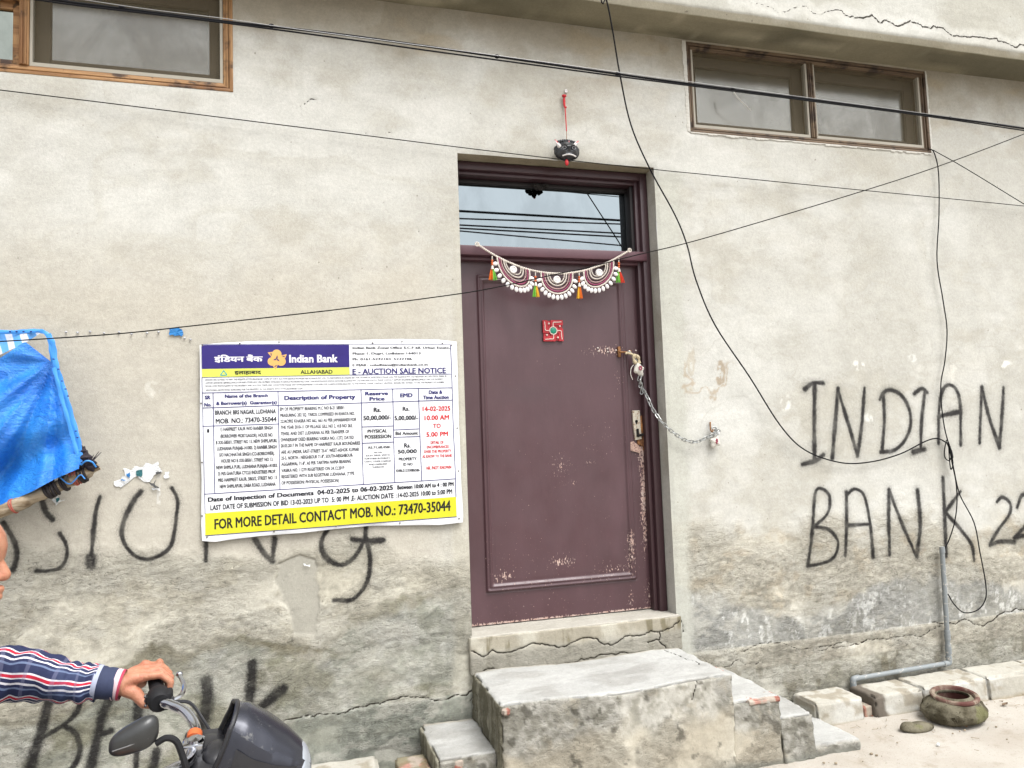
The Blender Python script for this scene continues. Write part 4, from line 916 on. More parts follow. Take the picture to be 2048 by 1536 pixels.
TH = block('doorstep', ST, .935, 2.213, -.036, .30, .47, .676, lambda P, n, e, c: mix(mix(mix(mix(al(198, 193, 178), al(172, 165, 148), ss(.35, .65, fbm(P[:, 0]*8, P[:, 2]*6, s=470))), al(124, 116, 92), ss(.56, .70, fbm(P[:, 0]*26, P[:, 2]*3.5, s=472))*.8), mix(al(150, 147, 136), al(178, 174, 162), fbm(P[:, 0]*20, P[:, 2]*20, s=473)), (1-ss(.575, .615, P[:, 2]+.03*(fbm(P[:, 0]*4, P[:, 2]*0, s=474)-.5)))*.75), mix(al(196, 192, 182), al(180, 175, 162), fbm(P[:, 0]*4, P[:, 1]*14, s=471)), ss(.4, .8, n[:, 2])),
    seed=16, step=.0055, r=.012, amp=.004, chips=.012, cw=.0042, rough=lambda P, n: .5*(1-ss(.56, .60, P[:, 2])), cracks=[
    [A2(920+a/4.096, 1200+b/4.096, -.037) for a, b in ((92, 420), (180, 465), (270, 410), (370, 432), (500, 395), (620, 358), (760, 378), (900, 362), (990, 320), (1130, 322), (1270, 360), (1350, 300), (1480, 292), (1640, 258), (1740, 225), (1800, 170))],
    [A2(920+a/4.096, 1200+b/4.096, -.037) for a, b in ((1640, 258), (1635, 330), (1540, 348))], [A2(920+a/4.096, 1200+b/4.096, -.037) for a, b in ((1635, 345), (1690, 400), (1780, 440))],
    [A2(920+a/4.096, 1200+b/4.096, -.037) for a, b in ((140, 610), (500, 570), (860, 520), (1100, 478), (1500, 430))]])
TH['label'] = 'doorstep slab with an irregular crack along its front'
# broken bricks showing where the cement has come away
def brick_col(seed, moss=0.):
    def f(P, n, e, c):
        x, y, z = P.T; k = mix(al(158, 98, 84), al(186, 142, 128), ss(.35, .65, fbm(x*20, z*30, y*20, s=seed)))
        k = mix(k, al(188, 182, 168), ss(.44, .52, fbm(x*22, z*15, y*15, s=seed+1))*.8)
        return mix(k, al(132, 126, 96), moss*ss(.42, .55, fbm(x*12, z*12, y*12, s=seed+2)))
    return f
for (xa, xb, ya, yb, za, zb_, sd) in ((2.27, 2.468, YP+.009, -.50, .314, .345, 1), (2.15, 2.194, -.55, -.42, .452, .484, 2), (.952, .990, YP-.003, -.56, .440, .474, 3), (.735, .780, -.507, -.45, .185, .232, 4)):
    block('brick', ST, xa, xb, ya, yb, za, zb_, brick_col(500+sd), step=.006, r=.005, amp=.007, freq=24, chips=.012, seed=20+sd)
b0 = atz(790, 1512, .075)
tag(block('brick', None, .50, .652, -.365, -.165, -.02, .16, brick_col(520, .75), step=.008, r=.010, amp=.005, freq=14, chips=.015, seed=30), 'mossy red brick lying beside the lowest left step', 'brick')
tag(block('brick', None, *sorted((atz(1718, 1425, .03)[0], atz(1735, 1425, .03)[0]+.02)), -.23, -.12, -.02, .075, brick_col(525, .2), step=.008, r=.006, amp=.004, freq=14, chips=.012, seed=31), 'orange brick bit wedged in the gap between the kerb stones', 'brick')

# ================================================================== KERB STONES
def kerb_col(seed):
    def f(P, n, e, c):
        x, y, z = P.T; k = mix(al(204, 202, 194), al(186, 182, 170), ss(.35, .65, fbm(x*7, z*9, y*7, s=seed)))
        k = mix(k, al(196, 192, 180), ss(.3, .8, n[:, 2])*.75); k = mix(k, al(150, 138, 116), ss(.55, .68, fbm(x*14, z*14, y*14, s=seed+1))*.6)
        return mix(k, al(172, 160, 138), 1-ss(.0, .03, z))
    return f
KG = 'concrete kerb stones along the foot of the wall'
KX = [(2.93, 3.262, 'first short kerb stone beside the steps, left of the gap'), (3.345, 3.700, 'kerb stone with dark broken left end under the grey pipe elbow'), (3.706, 4.194, 'kerb stone directly behind the broken clay pot'),
      (4.20, 4.664, 'kerb stone right of the clay pot'), (4.67, 5.13, 'kerb stone second right of the clay pot, cut by the right edge'), (5.14, 5.60, 'kerb stone third right of the clay pot beyond the view'), (5.61, 6.07, 'last kerb stone at the far right end')]
for i, (a, b_, lab) in enumerate(KX):
    def wf(P, i=i): 
        P = P.copy(); P[:, 1] -= (.14-P[:, 2])*.10*(P[:, 1] < -.15); return P
    cf = kerb_col(600+i*7)
    if i == 1:
        cf0 = cf; cf = lambda P, n, e, c: mix(al(116, 108, 98), cf0(P, n, e, c), ss(3.40, 3.425, P[:, 0]+(fbm(P[:, 2]*20, P[:, 1]*20, s=9)-.5)*.05)) 
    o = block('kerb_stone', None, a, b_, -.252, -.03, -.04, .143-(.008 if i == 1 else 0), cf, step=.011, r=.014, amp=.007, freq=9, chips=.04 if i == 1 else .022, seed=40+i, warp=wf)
    tag(o, lab or 'kerb stone beyond the right edge of the wall view', 'kerb stone', KG)
o = block('kerb_stone', None, -.15, .42, -.36, -.06, -.04, .15, kerb_col(660), step=.014, r=.02, amp=.006, freq=8, chips=.02, seed=52); tag(o, 'pale kerb stone left of the mossy red brick', 'kerb stone', KG)

# ================================================================== CONDUIT PIPE
M_PVC = simple('grey_pvc', (142, 148, 150), .5, var=.10, scale=20, wear=((196, 192, 182), .25))
pa, pb, pc, pd = at(1884, 1096, -.045), at(1898, 1326, -.045), at(1706, 1358, -.045), at(1707, 1392, -.045)
PI_ = thing('conduit_pipe', 'grey plastic conduit running down the wall and along the kerb to the left', 'pipe', pb)
for nm, q in (('pipe_run', [pa, pb+V3(0, 0, .02)]), ('pipe_run', [pb+V3(-.02, 0, 0), pc+V3(.02, 0, 0)]), ('pipe_run', [pc+V3(0, 0, -.02), pd+V3(0, 0, -.06)])):
    b = MB(); b.tube(q, .0150, 14); b.obj(nm, M_PVC, PI_)
for q in ([pb+V3(0, 0, .045), pb+V3(0, 0, .01), pb+V3(-.010, 0, .0), pb+V3(-.045, 0, -.001)], [pc+V3(.045, 0, .003), pc+V3(.01, 0, 0), pc+V3(0, 0, -.01), pc+V3(0, 0, -.045)]):
    b = MB(); b.tube(smooth(q, 5), .0190, 14); b.obj('elbow', M_PVC, PI_)
for py in (1270, 1298):
    b = MB(); c = at(1894.5 if py < 1290 else 1896.5, py, -.045); b.tube([c+V3(0, 0, .03), c+V3(0, 0, -.03)], .0190, 14); b.tube([c+V3(0, 0, .005), c+V3(0, 0, -.005)], .0205, 14); b.obj('coupling', M_PVC, PI_)
b = MB(); b.tube([pa+V3(0, 0, .008), pa+V3(0, 0, -.03)], [.0165, .0175], 14); b.obj('collar', M_PVC, PI_)

# ================================================================== CLAY POT
pc0 = atz(1906, 1440, .0); PC = V3(pc0[0], -.435, 0)
pot = thing('clay_pot', 'broken clay pot with red rim and mud caked body on the ground', 'pot', PC)
def pot_shell():
    n = 72; prof = [(.150, .005), (.180, .018), (.202, .048), (.206, .078), (.186, .115), (.148, .142), (.120, .155), (.112, .164)]
    inner = [(.100, .164), (.104, .15), (.14, .13), (.165, .09), (.16, .03), (.13, .008)]
    pr = prof+inner; V = []
    pp = np.array(pr)
    t_ = np.linspace(0, len(pr)-1, 60); R = np.interp(t_, range(len(pr)), pp[:, 0]); Zz = np.interp(t_, range(len(pr)), pp[:, 1]); outer = t_ < len(prof)-.5
    a = np.linspace(0, 2*np.pi, n, endpoint=False); A, Rr = np.meshgrid(a, R); _, ZZ = np.meshgrid(a, Zz); O = np.repeat(outer[:, None], n, 1)
    X = Rr*np.cos(A); Y = Rr*np.sin(A)
    nz = (fbm(X*9, Y*9, ZZ*9, s=700)-.5)*.030+(fbm(X*40, Y*40, ZZ*40, s=701)-.5)*.018
    k = 1+nz*O*(ZZ < .165)/.19
    # the underside is broken away at the front
    lift = .045*np.exp(-((A-4.95)/.55)**2)*O*(ZZ < .03); ZZ = ZZ+lift
    P = np.stack([X*k*.87, Y*k*.82, ZZ*.92], -1)
    mb = MB(); m = len(R); mb.v = [tuple(q) for q in (P.reshape(-1, 3)+PC)]; mb.n = len(mb.v)
    mb.f = [(i*n+j, i*n+(j+1) % n, (i+1)*n+(j+1) % n, (i+1)*n+j) for i in range(m-1) for j in range(n)]
    return mb
t = NT('caked_mud'); p = t.pos(); c = t.mix(al(130, 124, 106), al(86, 80, 64), t.rng(t.noise(9, 5, .6, p), .38, .62)); c = t.mix(c, al(66, 60, 46), t.rng(t.noise(26, 4, .7, p), .56, .66))
c = t.mix(c, al(124, 124, 84), t.math('MULTIPLY', t.rng(t.noise(7, 2, .5, p), .58, .68), .6)); M_MUD = t.fin(c, .95, t.bump(t.noise(38, 5, .7, p), .012, 1), 0, .15)
pot_shell().obj('body', M_MUD, pot)
b = MB(); b.lathe(PC+V3(0, 0, .025), [(.0001, 0), (.09, .004), (.15, .03)], 32); b.lathe(PC+V3(.006, -.004, .092), [(.0001, -.012), (.07, -.008), (.108, .005)], 40); b.obj('pot_shade_disc', simple('pot_inner_shade', (58, 34, 32), .95, var=.2, scale=30, bump=.004), pot)  # pot bottom plus a raised disc, coloured dark for the shade inside
t = NT('red_clay'); p = t.pos(); c = t.mix(al(112, 82, 72), al(158, 144, 126), t.rng(t.noise(14, 4, .65, p), .45, .6)); c = t.mix(c, al(96, 56, 50), t.rng(t.noise(6, 2, .5, p), .5, .65)); M_CLAY = t.fin(c, .8, t.bump(t.noise(60, 4, .6, p), .003, .8), 0, .3)
tl = Matrix.Rotation(math.radians(5), 3, 'X') @ Matrix.Rotation(math.radians(-3), 3, 'Y')
b = MB(); b.lathe(PC+V3(.006, -.004, .130), [(.112, -.030), (.106, -.006), (.116, .002), (.127, .006), (.131, .014), (.128, .024), (.119, .029), (.107, .026), (.100, .014), (.098, -.01), (.100, -.045)], 56, tl @ Vector((0, 0, 1))); b.obj('rim', M_CLAY, pot)
mc = atz(1836, 1462, .0)
b = MB(); R_ = np.random.default_rng(5)
def lumpf(v): 
    return V3(v[0]*(1+.25*math.sin(v[1]*40+2)), v[1], max(v[2], -.012)*(1-.5*ss(.0, .09, v[0])))*(1+.18*(float(fbm(np.array([v[0]*22.+5]), np.array([v[1]*22.+3]), np.array([v[2]*22.+1]), s=8)[0])-.5)*2)
b.ball(mc+V3(.01, .0, .018), (.085, .045, .034), 26, 16, lumpf); b.ball(mc+V3(-.055, .012, .024), (.045, .036, .032), 18, 12, lumpf)
tag(b.obj('mud_lump', M_MUD), 'elongated lump of dried mud in front of the clay pot', 'mud lump')

# ================================================================== AUCTION BANNER
def wav(x, z): return .004*math.sin(x*9+z*3)+.003*math.sin(z*13-x*4)+.0035*math.sin(x*21+1)*math.exp(-((z-1.9)/.25)**2)
def wavn(x, z): return .004*np.sin(x*9+z*3)+.003*np.sin(z*13-x*4)+.0035*np.sin(x*21+1)*np.exp(-((z-1.9)/.25)**2)
YB = -.030
cBn = at(660, 880, YB)
BN = thing('auction_banner', 'white purple and yellow bank auction sale notice banner left of the door', 'banner', cBn)
def on_banner(px, py, lift=0.0):
    P = at(px, py, YB); return (P[0], YB-lift+wav(P[0], P[2]), P[2])
outl = [(399, 692), (404, 687), (430, 687), (520, 682), (620, 681), (720, 680), (800, 678), (880, 679), (908, 681), (914, 690), (918, 780), (921, 880), (924, 970), (927, 1040), (925, 1046), (880, 1050), (800, 1051), (740, 1052), (680, 1057), (600, 1066), (520, 1072), (450, 1081), (425, 1085), (408, 1082), (402, 1068), (403, 960), (399, 850), (400, 760)]
def sheet_grid(tl, tr, br, bl, m, n, lift, edge=None):
    tl, tr, br, bl = [np.array(q, float) for q in (tl, tr, br, bl)]; G_ = np.zeros((m, n, 3))
    for i in range(m):
        for j in range(n):
            s_, t_ = j/(n-1), i/(m-1); q = (1-t_)*((1-s_)*tl+s_*tr)+t_*((1-s_)*bl+s_*br); G_[i, j] = on_banner(q[0], q[1], lift)
    mb = MB(); mb.v = [tuple(q) for q in G_.reshape(-1, 3)]; mb.n = m*n; mb.f = [(i*n+k, (i+1)*n+k, (i+1)*n+k+1, i*n+k+1) for i in range(m-1) for k in range(n-1)]
    return mb
def vinyl(name, rgb, lit=False):
    t = NT(name); p = t.pos(); c = al(*rgb) if not lit else np.array(rgb); col = t.mix(c, c*.93, t.rng(t.noise(6, 3, .5, p), .4, .6))
    return t.fin(col, .38, t.bump(t.noise(9, 3, .5, t.scale(p, (1, 1, 1.6))), .006, .35), 0, .35)
M_VW = vinyl('white_vinyl', (.66, .67, .69), True); M_VP = vinyl('purple_print', (48, 34, 124)); M_VY = vinyl('yellow_print', (226, 222, 48)); M_VY2 = vinyl('pale_yellow_print', (230, 236, 104))
# sheet: fan of rows between left and right outline
def build_sheet():
    L_ = [(399, 690), (400, 760), (399, 850), (403, 960), (402, 1050), (404, 1082)]; R__ = [(914, 683), (917, 780), (920, 880), (923, 970), (927, 1030), (926, 1045)]
    top = [(399, 690), (430, 686.5), (520, 682), (620, 681), (720, 680), (800, 677.5), (880, 679), (914, 683)]; bot = [(404, 1082), (430, 1084), (450, 1081), (520, 1072), (600, 1066), (680, 1057), (740, 1052), (800, 1051), (880, 1050), (926, 1045)]
    m, n = 56, 72; G_ = np.zeros((m, n, 3)); BK = np.zeros((m, n, 3))
    for i in range(m):
        t_ = i/(m-1)
        ly = 690+t_*392; ry = 683+t_*362
        lx = np.interp(ly, [q[1] for q in L_], [q[0] for q in L_]); rx = np.interp(ry, [q[1] for q in R__], [q[0] for q in R__])
        for j in range(n):
            s_ = j/(n-1); x = lx+(rx-lx)*s_; yt = np.interp(x, [q[0] for q in top], [q[1] for q in top]); yb = np.interp(x, [q[0] for q in bot], [q[1] for q in bot])
            rc = .0
            y = yt+(yb-yt)*t_
            P = on_banner(x, y, 0); e = min(i, m-1-i, j, n-1-j); G_[i, j] = P
            if e == 0: G_[i, j, 1] += .005+.002*math.sin(j*.5+i*.4)
            BK[i, j] = G_[i, j]+(0, .002, 0)
    mb = MB(); mb.grid(G_[:, :, :]); mb.grid(BK[:, ::-1, :]); return mb
SH = build_sheet().obj('vinyl_sheet', M_VW, BN)
sheet_grid((403, 690), (698, 689.5), (699, 734), (404, 738), 14, 70, .0016).obj('purple_header', M_VP, BN)
sheet_grid((404, 738.4), (699, 734.4), (699.5, 749), (404.5, 754.5), 5, 60, .0012).obj('yellow_strip', M_VY2, BN)
sheet_grid((410, 1027), (912, 993.5), (913.5, 1033), (410.5, 1071), 12, 100, .0012).obj('contact_strip', M_VY, BN)
def ink(name, rgb): return simple(name, rgb, .5, var=.03, scale=10, bump=.0)
I_BLUE, I_DK, I_RED, I_WHT, I_PUR, I_TEAL, I_ORG = ink('blue_ink', (24, 20, 110)), ink('dark_ink', (8, 10, 30)), ink('red_ink', (214, 22, 28)), ink('white_ink', (250, 248, 252)), ink('violet_ink', (32, 18, 110)), ink('teal_ink', (50, 170, 180)), ink('peach_ink', (236, 184, 104))
I_BLK = ink('black_ink', (10, 10, 12))
rules = {'table_rules': MB()}
def line(mb, a, b, w=1.2, lift=.0014):
    a, b = np.array(a, float), np.array(b, float); n = max(2, int(np.linalg.norm(b-a)/12)); d = (b-a)/np.linalg.norm(b-a); o = np.array((-d[1], d[0]))*w/2; G_ = np.zeros((n+1, 2, 3))
    for i in range(n+1):
        q = a+(b-a)*i/n; G_[i, 0] = on_banner(*(q-o), lift); G_[i, 1] = on_banner(*(q+o), lift)
    mb.grid(G_)
rb = MB()
hl = [((404, 755), (700, 750)), ((700, 750), (902, 748)), ((404, 786), (905, 775.5)), ((405, 816), (906, 800)), ((405, 852.5), (556.5, 848)), ((723, 854), (787, 852)), ((725, 886.5), (788, 884)), ((787, 860), (838, 857.7)), ((788, 874.5), (839, 873)), ((408, 988.5), (911.5, 957.5)), ((410.5, 1071.5), (913.5, 1033.5)), ((403, 689), (901, 688))]
vl = [((426, 785.6), (429.5, 987)), ((556, 782.5), (560, 979)), ((722, 779.4), (726.7, 968.5)), ((785, 778), (789.5, 964.8)), ((836.5, 777), (843, 961.5)), ((404, 755), (410, 1028)), ((901.5, 689), (912, 994))]
for a, b in hl+vl: line(rb, a, b, 1.5 if a not in ((403, 689), (404, 755)) else 1.0)
rb.obj('table_rules', I_BLUE, BN)
_fc = {}
def text_geo(s, bold):
    cu = bpy.data.curves.new('txt', 'FONT'); cu.body = s; cu.resolution_u = 2; cu.offset = bold; cu.size = 1.0
    o = bpy.data.objects.new('txt', cu); COL.objects.link(o); bpy.context.view_layer.update()
    dg = bpy.context.evaluated_depsgraph_get(); me = bpy.data.meshes.new_from_object(o.evaluated_get(dg))
    V = np.array([v.co[:] for v in me.vertices]) if len(me.vertices) else np.zeros((0, 3)); F = [tuple(p.vertices) for p in me.polygons]
    bpy.data.objects.remove(o); bpy.data.meshes.remove(me); bpy.data.curves.remove(cu); return V, F
HV, _ = text_geo('H', 0.0); CAPH = HV[:, 1].max()
def put_text(mb, s, x0, x1, y0, y1, cap, bold=.012, lift=.0017, fn=None):
    V, F = _fc.get(s) or _fc.setdefault(s, text_geo(s, 0.0))
    if not len(V): return
    a, b = V[:, 0].min(), V[:, 0].max(); bb = (bold*1.2+.018 if bold < .03 else bold*1.0) if len(s) > 1 else .0
    for c_, (dx, dy) in enumerate(((-bb, -bb*.5), (bb, bb*.5), (-bb, bb*.5), (bb, -bb*.5)) if cap > 5 else ((-bb, 0), (bb, 0))):
        base = mb.n
        for v in V:
            k = (v[0]+dx-a)/(b-a); vy = (v[1]+dy)/CAPH*cap; px = x0+(x1-x0)*k-vy*.02; py = y0+(y1-y0)*k-vy
            mb.v.append(tuple(float(q) for q in (fn or on_banner)(px, py, lift+c_*.00015)))
        mb.n = len(mb.v); mb.f.extend([tuple(i+base for i in f) for f in F])
def T1(s, x0, x1, y0, y1, cap): a = Z1(x0, y0); b = Z1(x1, y1); return s, a[0], b[0], a[1], b[1], cap/3.793
def T2(s, x0, x1, y0, y1, cap): a = Z2(x0, y0); b = Z2(x1, y1); return s, a[0], b[0], a[1], b[1], cap/3.793
HINDI1 = '\u0907\u0902\u093f\u0921\u092f\u0928'; HINDI2 = '\u092c\u0948\u0902\u0915'; HINDI3 = '\u0907\u0932\u093e\u0939\u093e\u092c\u093e\u0926'
ITEMS = [
 ('logo_lettering', I_WHT, .035, [T1('Indian Bank', 718, 1080, 208, 205, 56)]),
 ('hindi_lettering', I_WHT, .035, [T1(HINDI1, 150, 372, 205, 203, 40), T1(HINDI2, 392, 512, 203, 202, 40)]),
 ('strip_lettering', I_DK, .03, [T1('ALLAHABAD', 802, 1043, 294, 292, 28)]), ('strip_hindi', I_DK, .012, [T1(HINDI3, 302, 502, 298, 296, 26)]),
 ('address_text', I_DK, .015, [T1('Indian Bank Zonal Office S.C.F 68, Urban Estate,', 1197, 1935, 106, 103, 17), T1('Phase-1, Dugri, Ludhiana-144013', 1197, 1712, 149, 146, 17), T1('Ph. 0161-5232103, 5232106', 1197, 1645, 192, 189, 17), T1('E MAIL: zoludhiana@indianbank.co.in', 1197, 1765, 237, 232, 17)]),
 ('notice_heading', I_PUR, .03, [T1('E - AUCTION SALE NOTICE', 1197, 1903, 298, 288, 40)]),
 ('small_print', I_DK, .0, [T1('BIDDERS ARE ADVISED TO VISIT THE WEBSITE (HTTPS://BAANKNET.COM) OF OUR E AUCTION SERVICE PROVIDER PSB ALLIANCE PVT. LTD. TO PARTICIPATE IN ONLINE BID. FOR TECHNICAL ASSISTANCE PLEASE CALL PSB ALLIANCE PVT. LTD HELPDESK NO. 8291220220, EMAIL ID:', 80, 1912, 347, 318, 12),
   T1('SUPPORT.BAANKNET@PSBALLIANCE.COM AND OTHER HELP LINE NUMBERS AVAILABLE IN SERVICE PROVIDERS HELP DESK. FOR REGISTRATION STATUS WITH PSB ALLIANCE PVT. LTD AND EMD STATUS, PLEASE CONTACT SUPPORT.BAANKNET@PSBALLIANCE.COM. FOR PROPERTY', 80, 1885, 370, 341, 12),
   T1('DETAILS AND PHOTOGRAPH OF THE PROPERTY AND AUCTION TERMS AND CONDITIONS PLEASE VISIT HTTPS://BAANKNET.COM AND FOR CLARIFICATIONS RELATED TO THIS PORTAL, PLEASE CONTACT HELPDESK. BIDDERS ARE ADVISED TO USE THE PROPERTY ID NUMBER', 80, 1890, 394, 364, 12),
   T1('MENTIONED ABOVE WHILE SEARCHING FOR THE PROPERTY IN THE WEBSITE WITH HTTPS://BAANKNET.COM', 84, 815, 425, 411, 12)]),
 ('table_heading', I_BLUE, .022, [T1('SR', 76, 116, 487, 486, 26), T1('No.', 72, 124, 542, 540, 26), T1('Name of the Branch', 228, 552, 476, 470, 24), T1('& Borrower(s)  Guarantor(s)', 162, 620, 530, 522, 24), T1('Description of Property', 680, 1215, 492, 482, 30), T1('Reserve', 1292, 1462, 458, 455, 26), T1('Price', 1325, 1435, 498, 496, 26), T1('EMD', 1557, 1648, 472, 470, 28), T1('Date &', 1774, 1875, 447, 445, 26), T1('Time Auction', 1730, 1925, 487, 483, 26)]),
 ('serial_number', I_DK, .02, [T1('1', 92, 108, 740, 740, 26)]),
 ('branch_text', I_DK, .008, [T1('BRANCH: BRS NAGAR, LUDHIANA', 153, 613, 605, 594, 32), T1('MOB. NO.: 73470-35044', 158, 618, 672, 656, 36), T1('1) HARPREET KAUR W/O RANBIR SINGH', 194, 590, 728, 716, 26), T1('(BORROWER MORTGAGOR), HOUSE NO.', 194, 594, 780, 770, 26)]
   + [T2(s, a, b, y0, y1, 26) for s, a, b, y0, y1 in (('B XXI-5850/1, STREET NO 13, NEW SHIMLAPURI,', 160, 624, 108, 92), ('LUDHIANA PUNJAB-141003. 2) RANBIR SINGH', 168, 620, 155, 139), ('S/O NACHHATAR SINGH (CO-BORROWER),', 185, 604, 202, 188), ('HOUSE NO B XXI-5850/1, STREET NO 13,', 200, 594, 248, 234), ('NEW SHIMLA PURI, LUDHIANA PUNJAB-141003.', 162, 626, 298, 280), ('3) M/S GHATURIA CYCLE INDUSTRIES PROP.', 176, 614, 345, 326), ('MRS HARPREET KAUR, 5865/2, STREET NO. 13', 176, 622, 394, 372), ('NEW SHIMLAPURI, DABA ROAD, LUDHIANA', 188, 612, 442, 422))]),
 ('property_text', I_DK, .006, [T1(s, a, b, y0, y1, 25) for s, a, b, y0, y1 in (('EM OF PROPERTY BEARING M.C NO B-21 5850/1', 645, 1132, 575, 562), ('MEASURING 202 SQ. YARDS COMPRISED IN KHATA NO.', 647, 1212, 622, 606), ('2234/2902 KHASRA NO 662, 663 AS PER JAMABANDI FOR', 648, 1224, 667, 652), ('THE YEAR 2010-11 OF VILLAGE GILL NO 2, H.B NO 263,', 650, 1196, 713, 698), ('TEHSIL AND DIST LUDHIANA AS PER TRANSFER OF', 650, 1170, 761, 744), ('OWNERSHIP DEED BEARING VASIKA NO.11272, DATED', 651, 1205, 808, 788))]
   + [T2(s, a, b, y0, y1, 25) for s, a, b, y0, y1 in (('20.03.2017 IN THE NAME OF HARPREET KAUR BOUNDARIES', 652, 1254, 132, 110), ('ARE AS UNDER, EAST-STREET 25-6", WEST-ASHOK KUMAR', 654, 1245, 180, 158), ('25-5, NORTH - NEIGHBOUR 71-8", SOUTH-NEIGHBOUR-', 655, 1202, 226, 202), ('AGGARWAL 71-8", AS PER TARTIMA NAMA BEARING', 656, 1185, 272, 248), ('VASIKA NO. 11279 REGISTERED ON 24.12.2019', 657, 1134, 320, 298), ('REGISTERED WITH SUB REGISTRAR LUDHIANA. (TYPE', 657, 1210, 366, 340), ('OF POSSESSION: PHYSICAL POSSESSION)', 657, 1092, 414, 394))]),
 ('price_text', I_DK, .014, [T1('Rs.', 1356, 1408, 584, 583, 32), T1('50,00,000/-', 1278, 1487, 646, 640, 32), T1('PHYSICAL', 1310, 1457, 742, 738, 24), T1('POSSESSION', 1290, 1488, 786, 780, 26), T1('Rs.', 1576, 1626, 575, 573, 30), T1('5,00,000/-', 1514, 1690, 646, 642, 32), T1('Bid Amount', 1522, 1690, 758, 755, 24),
   T2('RS.71,68,458/-', 1317, 1488, 142, 136, 18), T2('AS ON', 1358, 1418, 176, 174, 11), T2('23.01.2025 WITH', 1296, 1480, 200, 194, 11), T2('FURTHER INTEREST,', 1288, 1484, 224, 217, 11), T2('COSTS, OTHER CHARGES', 1286, 1490, 246, 239, 11), T2('AND EXPENSES', 1318, 1460, 268, 262, 11), T2('THEREON', 1345, 1435, 288, 284, 11),
   T2('Rs.', 1588, 1636, 133, 131, 32), T2('50,000', 1540, 1681, 178, 173, 28), T2('PROPERTY', 1546, 1680, 232, 228, 22), T2('ID NO.', 1580, 1655, 270, 268, 20), T2('IDIBLS1333085586', 1526, 1702, 318, 312, 19)]),
 ('date_text', I_RED, .012, [T1('14-02-2025', 1727, 1938, 578, 572, 34), T1('10.00 AM', 1742, 1928, 646, 640, 34), T1('TO', 1807, 1864, 706, 704, 32), T1('5.00 PM', 1756, 1920, 772, 766, 34), T2('DETAIL OF', 1787, 1885, 106, 104, 22), T2('ENCUMBERANCES', 1758, 1925, 139, 135, 20), T2('OVER THE PROPERTY', 1736, 1944, 175, 168, 21), T2('AS KNOW TO THE BANK', 1724, 1950, 212, 203, 21), T2('NIL /NOT KNOWN', 1755, 1943, 300, 293, 24)]),
 ('inspection_text', I_DK, .02, [T2('Date of Inspection of Documents', 100, 898, 545, 492, 32), T2('04-02-2025 to 06-02-2025', 930, 1500, 490, 452, 34), T2('Between 10:00 AM to 4 : 00 PM', 1535, 1960, 450, 424, 30)]),
 ('submission_text', I_DK, .012, [T2('LAST DATE OF SUBMISSION OF BID 13-02-2023 UP TO  5: 00 PM ,E- AUCTION DATE', 118, 1505, 608, 514, 36), T2(':14-02-2025 10:00 to 5:00 PM', 1528, 1950, 512, 482, 34)]),
 ('contact_lettering', I_BLK, .03, [T2('FOR MORE DETAIL CONTACT MOB. NO.: 73470-35044', 150, 1937, 752, 610, 74)]),
]
for nm, mt, bold, its in ITEMS:
    for it in its:
        mb = MB(); put_text(mb, *it, bold=bold); mb.obj(nm, mt, BN, smooth=False)
# bank emblem: three looped lobes round a small propeller
def arcp(cx, cy, r, a0, a1, n=22): return [Z1(cx+r*math.cos(math.radians(a)), cy+r*math.sin(math.radians(a))) for a in np.linspace(a0, a1, n)]
mb = MB(); cx, cy = 620, 182
for k in range(3):
    a = -90+k*120; ox, oy = cx+38*math.cos(math.radians(a)), cy+38*math.sin(math.radians(a)); n = 26
    P = [Z1(ox+36*math.cos(2*math.pi*i/n), oy+33*math.sin(2*math.pi*i/n)) for i in range(n)]; c = Z1(ox, oy); b0_ = mb.n
    mb.v.append(on_banner(*c, .0018)); mb.v.extend([on_banner(*q, .0018) for q in P]); mb.n = len(mb.v); mb.f.extend([(b0_, b0_+1+i, b0_+1+(i+1) % n) for i in range(n)])
    e = math.radians(a+62); b0_ = mb.n; q = [Z1(cx+d*math.cos(e+o), cy+d*math.sin(e+o)) for d, o in ((30, -.5), (84, .05), (64, .42), (30, .5))]
    mb.v.extend([on_banner(*w_, .0019) for w_ in q]); mb.n = len(mb.v); mb.f.append((b0_, b0_+1, b0_+2, b0_+3))
mb.obj('bank_emblem', I_ORG, BN, smooth=False)
mb = MB()
for k in range(3):
    a = math.radians(-80+k*120); b0_ = mb.n
    q = [Z1(cx, cy), Z1(cx+13*math.cos(a-.5), cy+13*math.sin(a-.5)), Z1(cx+29*math.cos(a), cy+29*math.sin(a)), Z1(cx+13*math.cos(a+.5), cy+13*math.sin(a+.5))]
    mb.v.extend([on_banner(*w_, .0023) for w_ in q]); mb.n = len(mb.v); mb.f.append((b0_, b0_+1, b0_+2, b0_+3))
    line(mb, Z1(cx+48*math.cos(a+.9), cy+48*math.sin(a+.9)), Z1(cx+64*math.cos(a+1.15), cy+64*math.sin(a+1.15)), 1.6, .0024)
mb.obj('emblem_propeller', I_PUR, BN, smooth=False)
mb = MB(); q = [(218, 270), (243, 305), (193, 306)]
for a, b in zip(q, q[1:]+q[:1]): line(mb, Z1(*a), Z1(*b), 1.9, .0018)
mb.obj('triangle_emblem', I_TEAL, BN, smooth=False)
M_NAIL = simple('pin_steel', (120, 116, 110), .5, .5); b = MB(); b.ball((0, 0, 0), (.0045, .003, .0045), 7, 5); pm = b.mesh('pin'); pm.materials.append(M_NAIL)
for q in ((405, 691), (480, 687), (558, 684), (745, 686), (804, 683), (885, 686), (903, 690), (402, 807), (404, 925), (404, 1032), (414, 1074), (548, 1063), (672, 1052), (800, 1046), (918, 1037), (917, 942), (915, 856), (911, 752)):
    o = bpy.data.objects.new('pin', pm); COL.objects.link(o); put(o, BN); o.location = Vector(on_banner(*q, .003))

